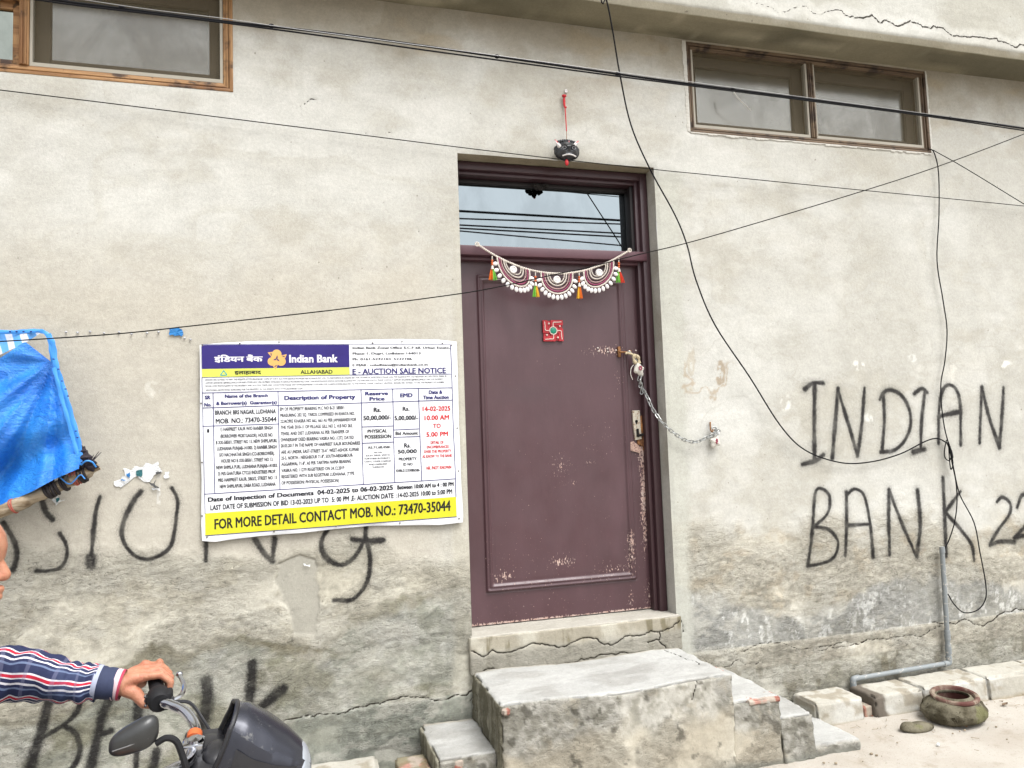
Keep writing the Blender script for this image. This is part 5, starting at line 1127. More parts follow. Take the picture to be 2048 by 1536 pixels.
# ================================================================== TARPAULIN AND POLE
YT = -.17
TP = thing('tarpaulin', 'creased blue plastic tarpaulin tied up at the left edge of the wall', 'tarpaulin', at(60, 850, YT))
t = NT('blue_tarp'); p = t.pos(); wv_ = t.noise(70, 4, .7, t.scale(p, (.5, 1, 3)))
c = t.mix(al(30, 128, 240), al(58, 156, 250), t.rng(t.noise(5, 4, .6, p), .35, .65)); c = t.mix(c, al(20, 96, 208), t.math('MULTIPLY', t.rng(t.noise(3, 2, .5, t.scale(p, (1, 1, 1))), .55, .7), .6))
M_TARP = t.fin(c, .36, t.bump(t.math('ADD', wv_, t.math('MULTIPLY', t.noise(11, 5, .65, t.scale(p, (1, 1, 2.0)), .8), 4)), .006, .8), 0, .5)
t = NT('striped_tarp'); p = t.pos(); sep = t.t.nodes.new('ShaderNodeSeparateXYZ'); t.L(p, sep.inputs[0])
st_ = t.rng(t.math('SINE', t.math('MULTIPLY', t.math('ADD', sep.outputs[0], t.math('MULTIPLY', sep.outputs[2], .35)), 95.)), -.1, .3); c = t.mix(al(96, 170, 244), al(224, 228, 236), st_); M_STR = t.fin(c, .45, t.bump(t.noise(30, 4, .6, p), .004, .6), 0, .4)
M_TARPL = simple('pale_blue_tape', (70, 158, 246), .4, var=.12, scale=60, bump=.001)
def pline(P, t_):
    P = np.array(P, float); c_ = np.concatenate([[0], np.cumsum(np.linalg.norm(np.diff(P, axis=0), axis=1))]); return np.array([np.interp(t_*c_[-1], c_, P[:, k]) for k in range(2)])
top = [(-620, 800), (-300, 790), (-120, 772), (0, 716), (50, 683), (108, 728)]; bot = [(-620, 1270), (-300, 1136), (0, 1010), (60, 985), (110, 958), (158, 937)]
lf = [(-620, 800), (-620, 1270)]; rg_ = [(108, 728), (118, 770), (136, 820), (158, 888), (160, 915), (158, 937)]
def coons(m, n, f):
    G_ = np.zeros((m, n, 3))
    for i in range(m):
        for j in range(n):
            s_, t_ = j/(n-1), i/(m-1)
            q = (1-t_)*pline(top, s_)+t_*pline(bot, s_)+(1-s_)*pline(lf, t_)+s_*pline(rg_, t_)-((1-t_)*((1-s_)*np.array(top[0])+s_*np.array(top[-1]))+t_*((1-s_)*np.array(bot[0])+s_*np.array(bot[-1])))
            G_[i, j] = f(q, s_, t_)
    return G_
def tf_(q, s_, t_):
    d = np.array(q)-np.array((104, 722)); r = np.hypot(*d); a = math.atan2(d[1], -d[0])      # 0 = left, pi/2 = down
    k = min(r/170, 1.3)
    y = .045*k*math.sin(a*6.2+.6)+.020*k*math.sin(a*15+1.2+r*.006)+.010*k*math.sin(a*31+r*.012)*(a > .9)
    d2 = np.array(q)-np.array((60, 880)); y += -.05*math.exp(-(d2[0]**2/9000+d2[1]**2/5000))
    y += .03*math.sin(q[1]*.035+q[0]*.02)*(t_**2)
    y += .06*math.exp(-((q[1]-940+(q[0])*.45)**2)/900)*(s_ > .5)
    y *= min(1, 6*t_+.15)
    return at(q[0], q[1], YT+y)
mb = MB(); mb.grid(coons(80, 130, tf_)); mb.obj('blue_sheet', M_TARP, TP)
G_ = np.zeros((16, 60, 3))
for i in range(16):
    for j in range(60):
        s_, t_ = j/59, i/15; x = -620+(88-t_*38+620)*s_; y = (662-(1-s_)*20)+t_*((1-s_)*190+24+46*math.sin(math.pi*min(1, s_*1.0))**1); G_[i, j] = at(x, y, -.085+.012*math.sin(x*.09+t_*2)-.02*t_)
mb = MB(); mb.grid(G_); mb.obj('striped_flap', M_STR, TP)
def ribbon(name, pts, w, Y, mat, par, th=.004, tw=0):
    G_ = np.zeros((len(pts), 4, 3))
    for i, q in enumerate(pts):
        a = np.array(pts[max(i-1, 0)]); b = np.array(pts[min(i+1, len(pts)-1)]); d = (b-a)/np.linalg.norm(b-a); o = np.array((-d[1], d[0])); ww = w*(1+.12*math.sin(i*1.3))
        for j, s_ in enumerate((-.5, -.17, .17, .5)): G_[i, j] = at(*(np.array(q)+o*ww*s_), (Y[i] if hasattr(Y, '__len__') else Y)-(.002 if j in (1, 2) else 0)+.0015*math.sin(i*.6+j))
    mb = MB(); mb.grid(G_); return mb.obj(name, mat, par)
sp = smooth([np.array(q, float) for q in ((-620, 640), (-200, 655), (0, 664), (60, 662), (88, 664), (99, 680), (104, 715), (112, 740))], 8); ribbon('folded_hem', sp, 8, -.10, M_TARPL, TP)
sp = smooth([np.array(q, float) for q in ((96, 668), (106, 690), (112, 730), (126, 775), (142, 830), (157, 885), (161, 930))], 8); ribbon('strap', sp, 11, -.205, M_TARPL, TP)
sp = smooth([np.array(q, float) for q in ((108, 735), (118, 775), (133, 830), (150, 890), (158, 928))], 8); ribbon('strap', sp, 8, -.225, M_TARPL, TP)
b = MB()
for q in ((107, 718), (117, 738), (124, 762), (131, 778), (136, 792), (152, 862), (155, 875)): b.ball(at(*q, -.225), (.006, .003, .003), 7, 5)
for x in (20, 33, 47, 62): b.ball(at(x, 663, -.108), (.005, .004, .004), 7, 5)
b.obj('stitching', simple('navy_stitch', (40, 60, 130), .8), TP)
# pole
t = NT('weathered_pole'); p = t.pos(); g = t.noise(1, 5, .65, t.scale(p, (5, 40, 40)), .4); c = t.mix(al(186, 172, 150), al(140, 122, 98), t.rng(g, .4, .62)); c = t.mix(c, al(92, 72, 56), t.math('MULTIPLY', t.rng(t.noise(9, 3, .6, p), .58, .7), .7)); M_POLE = t.fin(c, .8, t.bump(g, .006, .8), 0, .2)
YPo = -.16
PO = thing('pole', 'weathered wooden pole bound with cords along the tarpaulin bottom', 'pole', at(60, 990, YPo))
ax_ = [at(*q, YPo) for q in ((-640, 1300), (-300, 1154), (0, 1024), (100, 980), (178, 942))]
q = smooth(ax_, 10); b = MB(); R_ = np.random.default_rng(4); b.tube(q, .030+.003*np.sin(np.arange(len(q))*.9)+R_.normal(size=len(q))*.0008, 16); b.obj('stem', M_POLE, PO)
b = MB(); b.lathe(at(182, 940, YPo), [(.001, 0), (.022, 0), (.030, -.008), (.031, -.03)], 16, (ax_[-1]-ax_[-2])); b.tube([at(140, 960, YPo-.02), at(198, 932, YPo-.01)], [.022, .018], 10); b.obj('cut_end', M_POLE, PO)
M_BAND = simple('black_cord', (44, 38, 40), .8, var=.2, scale=80); M_REDC = simple('red_twine', (176, 92, 78), .8); M_RAG = simple('dark_rag', (52, 46, 54), .95, var=.3, scale=40, bump=.004)
dv = (ax_[-1]-ax_[-2])/np.linalg.norm(ax_[-1]-ax_[-2])
def wrapband(x, yy, w, r, mat, n=3):
    b = MB(); c_ = at(x, yy, YPo); e1 = np.cross(dv, [0, 1, 0]); e1 /= np.linalg.norm(e1)
    for k in range(n):
        o = c_+dv*(k-(n-1)/2)*w; b.tube([o+r*(math.cos(a)*e1+math.sin(a)*V3(0, 1, 0)) + dv*.006*math.sin(a+k) for a in np.linspace(0, 6.283, 17)[:-1]], w*.62, 6, closed=True)
    return b.obj('binding', mat, PO)
wrapband(104, 978, .012, .034, M_BAND, 4); wrapband(130, 966, .010, .034, M_BAND, 2); wrapband(152, 955, .006, .035, M_REDC, 4); wrapband(166, 949, .010, .034, M_BAND, 3); wrapband(28, 1012, .005, .034, M_REDC, 2); wrapband(-60, 1050, .012, .034, M_BAND, 3)
b = MB()
for (x, y, r_, sx) in ((166, 902, .020, 1), (170, 915, .026, 1), (178, 926, .024, 1.1), (164, 925, .022, 1), (184, 934, .02, 1.2), (160, 894, .012, 1)): b.ball(at(x, y, YPo-.03), (r_*sx, r_*.8, r_), 12, 8, lambda v: v*(1+.2*math.sin(v[0]*300)+.15*math.cos(v[2]*260)))
for k in range(6): b.tube([at(172+k*3, 930-k*2, YPo-.05), at(178+k*5, 915-k*3+4*(k % 2), YPo-.055)], [.003, .0012], 5)
b.obj('rag_knot', M_RAG, PO)
b = MB(); q = smooth([at(162, 930, YPo-.05), at(172, 922, YPo-.06), at(184, 924, YPo-.055), at(192, 934, YPo-.04)], 5); b.tube(q, .004, 6); q = smooth([at(120, 955, YPo-.04), at(140, 968, YPo-.045), at(160, 950, YPo-.045), at(170, 958, YPo-.04)], 5); b.tube(q, .003, 6); b.obj('twine', M_TARPL, PO)

# ================================================================== CABLES
M_WIRE = simple('black_cable', (20, 20, 24), .75, var=.15, scale=30, bump=0., spec=.15); M_WIRE2 = simple('dark_thin_wire', (30, 29, 28), .8, var=.1, scale=30, bump=0., spec=.1); M_STL = simple('bare_wire', (150, 150, 150), .4, .6)
def cable(name, lab, px, Y, r, mat=M_WIRE, n=6, cat='cable', ext=0, grp=None):
    Ys = Y if hasattr(Y, '__len__') else [Y]*len(px); q = smooth([at(a, b_, y) for (a, b_), y in zip(px, Ys)], n)
    if ext: q = np.concatenate([[q[0]+(q[0]-q[4])/np.linalg.norm(q[0]-q[4])*ext], q, [q[-1]+(q[-1]-q[-5])/np.linalg.norm(q[-1]-q[-5])*ext]])
    b = MB(); b.tube(q, r, 8); return tag(b.obj(name, mat), lab, cat, grp)
YC = -.40
cable('overhead_cable', 'thick black upper cable slanting across both windows', ((-200, -50), (98, -2), (244, 17), (452, 43), (706, 72), (993, 113), (1300, 157), (1621, 199), (1858, 230), (2048, 257), (2250, 288)), YC, .0062, ext=6)
cable('overhead_cable', 'second cable hugging the underside of the thick overhead cable', ((-200, -44), (98, 3), (244, 21), (452, 46), (706, 80), (870, 103), (1120, 137), (1300, 161), (1621, 202), (1858, 233), (2048, 261), (2250, 291)), YC-.02, .0042, ext=6)
cable('bare_wire', 'thin bright bare wire just above the thick overhead cable at upper left', ((-60, -36), (171, 0), (300, 19), (447, 37), (600, 59), (993, 111), (1300, 153), (1621, 196), (2048, 254)), YC-.03, .0018, M_STL, cat='wire', ext=6)
b = MB()
for px_, py_ in ((244, 15), (543, 52), (994, 113), (1235, 148), (1465, 178), (1900, 236)): c_ = at(px_, py_, YC); b.ball(c_, (.016, .011, .011), 8, 6)
tag(b.obj('cable_tie', M_WIRE), 'small black ties gripping the overhead cables together', 'cable tie', kind='stuff')
cable('thin_wire', 'thin straight wire passing just over the door opening', ((-200, 156), (0, 180), (230, 208), (460, 237), (700, 267), (915, 294), (1116, 318), (1310, 339), (1420, 350), (1700, 378), (2048, 412), (2200, 428)), -.035, .0027, M_WIRE2, cat='wire', ext=5)
cable('thin_wire', 'thin sagging wire crossing below the door garland and rising to the right', ((-200, 694), (0, 683), (230, 668), (400, 650), (700, 616), (915, 588), (1010, 571), (1100, 551), (1180, 534), (1265, 512), (1370, 487), (1500, 450), (1700, 390), (1870, 335), (2048, 268), (2200, 206)), -.24, .0029, M_WIRE2, cat='wire', ext=5)
cable('drooping_cable', 'long black cable drooping from the ledge past the door to the wire knot', ((1150, -700), (1195, -60), (1213, 0), (1225, 60), (1240, 150), (1262, 250), (1300, 338), (1350, 430), (1374, 490), (1392, 560), (1430, 650), (1500, 755), (1560, 850), (1610, 900), (1680, 925), (1740, 924), (1800, 908), (1850, 883), (1875, 877), (1894, 886)),
      (-.36, -.36, -.35, -.33, -.28, -.21, -.17, -.15, -.14, -.13, -.10, -.07, -.05, -.04, -.035, -.03, -.03, -.03, -.03, -.03), .0043)
cable('wall_cable', 'black cable hanging from the right window corner down to the conduit pipe', ((1858, 298), (1868, 305), (1877, 345), (1878, 430), (1874, 520), (1886, 600), (1894, 660), (1890, 720), (1882, 765), (1883, 810), (1889, 855), (1897, 888), (1904, 925), (1912, 965), (1914, 1005), (1909, 1045), (1898, 1080), (1889, 1100), (1888, 1130)), (-.01,)+(-.035,)*18, .0038)
cable('wall_cable', 'black cable making the big loose loop beside the conduit pipe', ((1893, 884), (1901, 905), (1908, 940), (1920, 990), (1948, 1045), (1960, 1105), (1971, 1165), (1971, 1198), (1955, 1220), (1928, 1225), (1908, 1208), (1896, 1188)), (-.03, -.035, -.04, -.045, -.045, -.04, -.04, -.04, -.04, -.04, -.045, -.05), .0038)
cable('thin_wire', 'thin wire running from the right window corner down past the right edge', ((1866, 300), (1930, 336), (2048, 408), (2200, 500)), (-.02, -.05, -.1, -.16), .0028, M_WIRE2, cat='wire')
b = MB()
for k, (pp) in enumerate((((1893, 880), (1889, 900), (1890, 915), (1899, 921), (1903, 905), (1897, 884)), ((1897, 886), (1899, 920), (1902, 939), (1906, 925), (1900, 895)), ((1896, 884), (1901, 900), (1906, 915), (1903, 900)), ((1897, 886), (1903, 905), (1905, 920), (1900, 900)))):
    b.tube(smooth([at(*q, -.045-.006*k) for q in pp], 6), .0036, 7)
tag(b.obj('wire_knot', M_WIRE), 'knotted small coil of black cable hanging on the spray painted letter A', 'cable coil')
# cables over the far side of the street, seen only as reflections in the fanlight
Zr = lambda x, y: (900+x/4.655, 290+y/4.655)
YG = .232; YW = -7.5
def mirrored(p): P = at(*p, 2*YG-YW); return V3(P[0], YW, P[2])
labs = ['highest', 'second highest', 'third highest', 'fourth highest', 'fifth highest', 'lowest']
for k, (a, b_, r_) in enumerate((((90, 615), (1635, 705), .020), ((90, 685), (1635, 738), .013), ((90, 745), (1635, 825), .014), ((90, 775), (1635, 858), .014), ((90, 800), (1640, 940), .012))):
    P, Q = mirrored(Zr(*a)), mirrored(Zr(*b_)); d = Q-P; b = MB(); b.tube([P-d*4, P-d*2, P, Q, Q+d*2, Q+d*4], r_, 6)
    tag(b.obj('street_cable', M_WIRE), 'overhead cable across the street, %s of those mirrored in the fanlight' % labs[k], 'cable', 'street cables mirrored in the fanlight')

# ================================================================== SCRAPS, NAILS AND LITTER
R_ = np.random.default_rng(21)
def scrap(name, lab, pts, col, Y=-.010, th=.0016, seed=0, parent=None, cat='scrap'):
    P = jag([np.array(p, float) for p in list(pts)+[pts[0]]], .16, 2, seed)[:-1]; b = MB(); W = [at(q[0], q[1], Y) for q in P]; c_ = np.mean(W, axis=0); n = len(W)
    V = [c_+V3(0, -.002, 0)]+[w_+V3(0, -.004*abs(math.sin(i*1.7)), 0) for i, w_ in enumerate(W)]; V2 = [v+V3(0, th, 0) for v in V]
    b.add(V+V2, [(0, 1+i, 1+(i+1) % n) for i in range(n)]+[(n+1, n+2+(i+1) % n, n+2+i) for i in range(n)]+[(1+i, n+2+i, n+2+(i+1) % n, 1+(i+1) % n) for i in range(n)])
    o = b.obj(name, col, parent, smooth=False); 
    if parent is None: tag(o, lab, cat)
    return o
M_PAP = simple('paper_white', (238, 240, 240), .8, var=.05, scale=40); M_TEAL = simple('paper_teal', (52, 112, 118), .8, var=.2, scale=60); M_BLU = simple('scrap_blue', (40, 130, 200), .6, var=.2, scale=60); M_DGR = simple('paper_back_grey', (92, 92, 92), .8)
tz = lambda x, y: (x/3.84, 640+y/3.84)
o = scrap('torn_poster', 'torn white and teal poster remains right of the tarpaulin', [tz(*q) for q in ((875, 1240), (960, 1200), (945, 1140), (1010, 1155), (1030, 1125), (1110, 1130), (1120, 1095), (1180, 1110), (1215, 1085), (1225, 1135), (1250, 1160), (1170, 1215), (1110, 1245), (1060, 1200), (1000, 1225), (925, 1290), (900, 1280))], M_PAP, seed=1)
scrap('print_patch', '', [tz(*q) for q in ((1045, 1160), (1098, 1150), (1092, 1195), (1050, 1200))], M_TEAL, Y=-.0165, seed=2, parent=o); scrap('print_patch', '', [tz(*q) for q in ((975, 1175), (998, 1180), (998, 1215), (985, 1205))], M_BLU, Y=-.0165, seed=3, parent=o)
scrap('print_patch', '', [tz(*q) for q in ((1200, 1165), (1238, 1160), (1225, 1180), (1195, 1182))], M_DGR, Y=-.0165, seed=4, parent=o); scrap('print_patch', '', [tz(*q) for q in ((925, 1232), (965, 1228), (960, 1236))], M_BLU, Y=-.0165, seed=5, parent=o)
scrap('curled_flap', '', [tz(*q) for q in ((1140, 1245), (1200, 1228), (1222, 1285), (1175, 1275))], M_DGR, Y=-.020, seed=6, parent=o); scrap('paper_tail', '', [tz(*q) for q in ((1165, 1290), (1225, 1290), (1230, 1312), (1180, 1308))], M_PAP, Y=-.012, seed=7, parent=o)
scrap('paper_scrap', 'tiny white paper scrap right of the torn poster', [tz(*q) for q in ((1262, 1190), (1300, 1165), (1304, 1205), (1275, 1225))], M_PAP, seed=8)
o = scrap('paper_scrap', 'small torn sticker remnant just below the pole', [tz(*q) for q in ((400, 1385), (440, 1350), (500, 1380), (455, 1400), (430, 1425))], M_PAP, seed=9); scrap('print_patch', '', [tz(*q) for q in ((428, 1378), (462, 1374), (440, 1405))], M_TEAL, Y=-.0165, seed=3, parent=o)
scrap('blue_scrap', 'ragged scrap of blue plastic nailed left of the banner', [tz(*q) for q in ((1300, 75), (1325, 60), (1380, 65), (1395, 72), (1408, 110), (1395, 128), (1370, 118), (1340, 122), (1305, 120))], M_BLU, Y=-.012, seed=10)
scrap('paper_scrap', 'little white stickers on the smooth patch below the banner', [(606, 1127), (620, 1129), (619, 1134), (608, 1131)], M_PAP, seed=11)
b0n = MB(); b0n.ball((0, 0, 0), (.006, .006, .005), 8, 6); b0n.tube([(0, 0, 0), (0, .014, 0)], .002, 5); nm_ = b0n.mesh('nail'); nm_.materials.append(simple('galvanised_nail', (196, 198, 204), .5, .3))
for k, (x, y) in enumerate(((132, 664), (155, 665), (180, 663), (208, 666), (238, 664), (263, 668), (294, 666), (317, 664), (369, 676), (381, 679))):
    o = bpy.data.objects.new('nail', nm_); COL.objects.link(o); o.location = tuple(at(x, y, -.014)); tag(o, ('%s small nail head counted rightwards from the tarpaulin strap' % ['first', 'second', 'third', 'fourth', 'fifth', 'sixth', 'seventh', 'eighth'][k]) if k < 8 else ('nail head just right of the blue scrap' if k == 8 else 'nail head farther right of the blue scrap, above the banner corner'), 'nail', 'nails in a row between tarpaulin and banner')
# litter
b = MB()
for k in range(150):
    x = R_.uniform(2.6, 6.5); y = -.28-abs(R_.normal())*.35 if x > 2.98 else -.66-abs(R_.normal())*.2; s_ = .0025+.006*R_.random()**4
    b.ball((x, y, .012), (s_*1.3, s_, s_*.8), 5, 4)
for k in range(50):
    x = R_.uniform(2.95, 5.4); y = -.24-abs(R_.normal())*.3; a = R_.uniform(0, 3.1); L = .012+.03*R_.random(); b.tube([(x, y, .016), (x+L*math.cos(a), y+L*math.sin(a), .018)], .0016, 4)
b.obj('litter', simple('pebble_litter', (160, 146, 124), .9, var=.3, scale=30))['kind'] = 'stuff'
def leaf(px_, py_, lab, col, sz, rot):
    c_ = atz(px_, py_, .014); b = MB(); n = 9; G_ = np.zeros((n, 3, 3))
    for i in range(n):
        t_ = i/(n-1); w_ = sz*.28*math.sin(math.pi*min(1, t_*1.02))
        for j, s_ in enumerate((-1, 0, 1)): u_ = (t_-.5)*sz; v_ = s_*w_; G_[i, j] = c_+V3(u_*math.cos(rot)-v_*math.sin(rot), u_*math.sin(rot)+v_*math.cos(rot), .006*abs(s_)+.008*t_*t_)
    b.grid(G_); tag(b.obj('dry_leaf', simple('dry_leaf_%d' % int(px_), col, .8)), lab, 'leaf')
leaf(1916, 1446, 'brown dry leaf just below the clay pot', (140, 98, 70), .07, .4); leaf(1926, 1452, 'second dry leaf beside the brown one below the clay pot', (150, 116, 84), .05, 1.9); leaf(1738, 1432, 'reddish dry leaf by the gap in the kerb', (176, 118, 92), .045, 2.4); leaf(1875, 1408, 'dry leaf against the kerb left of the clay pot', (160, 130, 96), .05, 1.0)
leaf(2010, 1410, 'thin dry leaf on the ground right of the clay pot', (120, 100, 80), .05, .1)
c_ = atz(1876, 1489, .012); b = MB(); b.ball(c_, (.010, .008, .008), 8, 6); tag(b.obj('pebble', M_PAP), 'small white pebble on the open ground below the mud lump', 'pebble')

# ================================================================== MOTORCYCLE
TH_ = math.radians(10); YB0 = -2.01
def bk(x, y, z): return V3(x, YB0+y*math.cos(TH_)-z*math.sin(TH_), y*math.sin(TH_)+z*math.cos(TH_))
def bkm(mb):            # bike-local vertices to the leaning bike
    mb.v = [tuple(bk(*v)) for v in mb.v]; return mb
BK = thing('motorcycle', 'dark grey motorcycle with chrome handlebar at the lower left', 'motorcycle', (-.45, YB0, 0))
def part(mb, name, mat, par=None, smooth_=True): return bkm(mb).obj(name, mat, par or BK, smooth_)
M_RUB = simple('black_rubber', (24, 24, 27), .7, var=.15, scale=60, spec=.3); M_CHR = simple('chrome', (214, 216, 222), .16, 1.0, var=.04, scale=10, bump=0.)
M_GRY = simple('gloss_grey_panel', (58, 60, 70), .27, .45, var=.12, scale=9, bump=.0004, spec=.7, wear=((112, 112, 112), .12)); M_DPL = simple('dark_plastic', (34, 34, 38), .42, var=.12, scale=40, spec=.5); M_MIRB = simple('mirror_shell', (48, 49, 49), .36, var=.1, scale=18, bump=.0006, spec=.55)
M_ORR = simple('orange_ring', (224, 112, 60), .5); M_LENS = simple('clear_lens', (190, 196, 204), .1, .4)
def tor_(mb, c, R, r, n=48, k=10): mb.tube([V3(c[0]+R*math.cos(2*math.pi*i/n), c[1], c[2]+R*math.sin(2*math.pi*i/n)) for i in range(n)], r, k, closed=True); return mb
for ax_x in (.17, -1.10):
    wl = part(tor_(MB(), (ax_x, 0, .29), .245, .042), 'wheel', M_RUB)
    part(tor_(MB(), (ax_x, 0, .29), .205, .014), 'rim', M_CHR, wl); b = MB()
    for k in range(5):
        a = k*2*math.pi/5; b.box(-.01, .01, -.014, .014, .0, .2, .004, tf=lambda p, a=a: (ax_x+p[0]*math.cos(a)-p[2]*math.sin(a), p[1], .29+p[0]*math.sin(a)+p[2]*math.cos(a)))
    b.lathe((ax_x, 0, .29), [(.0001, -.05), (.035, -.05), (.035, .05), (.0001, .05)], 16, (0, 1, 0)); part(b, 'hub', M_DPL, wl)
for s_ in (-1, 1):
    b = MB(); b.tube([(.17, s_*.075, .29), (-.02, s_*.075, .66)], .022, 12); b.tube([(-.02, s_*.075, .66), (-.20, s_*.075, 1.03)], .016, 12); part(b, 'fork_leg', M_CHR)
b = MB(); b.box(-.25, -.16, -.10, .10, 1.015, 1.04, .008); part(b, 'fork_clamp', M_DPL); b = MB(); b.box(-.15, -.06, -.10, .10, .83, .86, .008); part(b, 'fork_clamp', M_DPL)
b = MB(); n = 15; G_ = np.zeros((n, 5, 3))
for i in range(n):
    a = math.radians(20+i*9); 
    for j, w_ in enumerate((-1, -.6, 0, .6, 1)): G_[i, j] = (.17+.31*math.cos(a)*(1-.03*abs(w_)), w_*.06, .29+.31*math.sin(a)-.03*abs(w_)**2)
b.grid(G_); part(b, 'mudguard', M_GRY)
# headlight cowl
mb = MB(); m, n = 22, 25; G_ = np.zeros((m, n, 3))
for i in range(m):
    u = i/(m-1); x = -.118+.163*u; zt = np.interp(u, [0, .15, .4, .7, .9, 1], [1.138, 1.132, 1.102, 1.058, 1.020, .985]); hw_ = np.interp(u, [0, .2, .5, .8, 1], [.088, .108, .112, .085, .03]); zb = np.interp(u, [0, .3, .7, 1], [1.02, .93, .89, .95])
    for j in range(n):
        v = -1+2*j/(n-1); a = v*math.pi/2; cz = abs(math.cos(a))**.75; y = hw_*math.copysign(abs(math.sin(a))**.85, v); z = zb+(zt-zb)*cz
        crease = .012*math.exp(-((abs(v)-.52)/.07)**2); G_[i, j] = (x-.055*(1-cz)*(1-u)**2, y*(1+crease*4), z+crease*.6)
mb.grid(G_); CW = part(mb, 'headlight_cowl', M_GRY)
b = MB(); b.tube([G_[0, j]+V3(-.003, 0, 0) for j in range(n)], .006, 7); part(b, 'cowl_edge', M_DPL, CW)
for s_ in (-1, 1):
    Gp = np.zeros((12, 6, 3))
    for i in range(12):
        for j in range(6):
            ii = 2+i*1.35; jj = 4.2-j*.75+(i*.12); jj = jj if s_ < 0 else (n-1)-jj; a0, b0_ = int(ii), int(jj); fa, fb = ii-a0, jj-b0_; b1_ = min(b0_+1, n-1)
            Gp[i, j] = (G_[a0, b0_]*(1-fa)*(1-fb)+G_[a0+1, b0_]*fa*(1-fb)+G_[a0, b1_]*(1-fa)*fb+G_[a0+1, b1_]*fa*fb)+V3(0, s_*.004, .001)
    b = MB(); b.grid(Gp if s_ > 0 else Gp[:, ::-1]); part(b, 'cowl_side_panel', M_DPL, CW)
    for i_ in (1, 10):
        b = MB(); b.ball(Gp[i_, 3], (.005, .003, .005), 8, 5); part(b, 'screw', M_CHR, CW)
b = MB(); b.ball((-.072, 0, 1.00), (.06, .09, .07), 18, 12); part(b, 'instrument_pod', M_DPL)
b = MB(); b.ball((.018, 0, .965), (.03, .065, .06), 18, 12); part(b, 'headlight', M_LENS)
b = MB(); b.ball((-.108, -.06, 1.085), (.010, .012, .008), 10, 6); part(b, 'warning_lamp', simple('red_lamp', (226, 104, 96), .3), CW)
for s_ in (-1, 1):
    b = MB(); b.tube([(-.06, s_*.09, .93), (-.06, s_*.17, .93)], .009, 8); ind = part(b, 'indicator', M_RUB); b = MB(); b.ball((-.055, s_*.2, .93), (.03, .032, .02), 12, 8); part(b, 'indicator_lens', M_ORR, ind)
# handlebar: far side rises to the visible grip
far = [(-.222, 0.02, 1.052), (-.222, .07, 1.058), (-.250, .125, 1.074), (-.290, .165, 1.080), (-.318, .20, 1.079), (-.352, .34, 1.083)]
near = [(x, -y, z) for x, y, z in far]
b = MB(); b.tube(smooth([V3(*q) for q in near[::-1][:-1]+[(-.222, 0, 1.05)]+far[1:]], 6), .0125, 12); part(b, 'handlebar', M_CHR)
b = MB(); b.tube([V3(-.222, .030, 1.053), V3(-.222, .050, 1.056)], .0175, 16); part(b, 'clamp_ring', M_ORR)
b = MB(); b.box(-.245, -.195, -.024, .024, 1.02, 1.066, .006); b.lathe((-.215, 0, 1.06), [(.0001, .014), (.016, .012), (.02, 0)], 16); part(b, 'bar_clamp', M_CHR)
b = MB(); b.ball((-.19, .02, 1.03), (.05, .06, .022), 14, 8); b.ball((-.165, -.02, 1.04), (.035, .05, .02), 14, 8); part(b, 'key_housing', M_DPL)
for s_ in (-1, 1):
    g = [V3(-.330, s_*.235, 1.080), V3(-.357, s_*.350, 1.083)]
    b = MB(); P0 = [g[0]+(g[1]-g[0])*k for k in np.linspace(0, 1, 25)]; b.tube(P0, [.0175+.0012*(i % 2) for i in range(25)], 14); b.lathe(g[1], [(.021, -.002), (.021, .004), (.012, .010), (.001, .011)], 14, g[1]-g[0]); part(b, 'grip', M_RUB)
    b = MB(); c_ = V3(-.323, s_*.205, 1.080); d = g[1]-g[0]; d /= np.linalg.norm(d)
    b.lathe(c_, [(.001, -.026), (.022, -.026), (.027, -.020), (.029, 0), (.027, .022), (.022, .028), (.001, .028)], 18, d); b.box(c_[0]-.006, c_[0]+.032, c_[1]-.02, c_[1]+.02, c_[2]-.026, c_[2]+.020, .007); b.box(c_[0]-.030, c_[0]-.014, c_[1]-.012, c_[1]+.012, c_[2]-.008, c_[2]+.012, .004); sw_ = part(b, 'switch_housing', M_RUB)
    for kk, mm in ((0, M_ORR if s_ < 0 else M_CHR), (1, M_DPL), (2, M_CHR)):
        b = MB(); b.box(c_[0]-.034, c_[0]-.028, c_[1]-.008, c_[1]+.006, c_[2]-.016+kk*.012, c_[2]-.008+kk*.012, .002); part(b, 'switch_button', mm, sw_)
    b = MB(); L0 = c_+V3(.022, s_*-.018, -.004); b.tube(smooth([L0, L0+V3(.028, s_*.030, .0), L0+V3(.030, s_*.08, .002), L0+V3(.012, s_*.14, .006)], 5), .0062, 8); b.ball(L0+V3(.012, s_*.14, .006), .0095, 10, 7); part(b, 'lever', M_CHR)
    b = MB(); b.box(L0[0]-.014, L0[0]+.016, L0[1]-.014, L0[1]+.014, L0[2]-.010, L0[2]+.010, .004); b.tube(smooth([L0+V3(.012, 0, 0), L0+V3(.055, -s_*.01, -.004), L0+V3(.09, -s_*.05, -.035), L0+V3(.12, -s_*.10, -.06)], 6), .0045, 7); part(b, 'cable_perch', M_DPL)
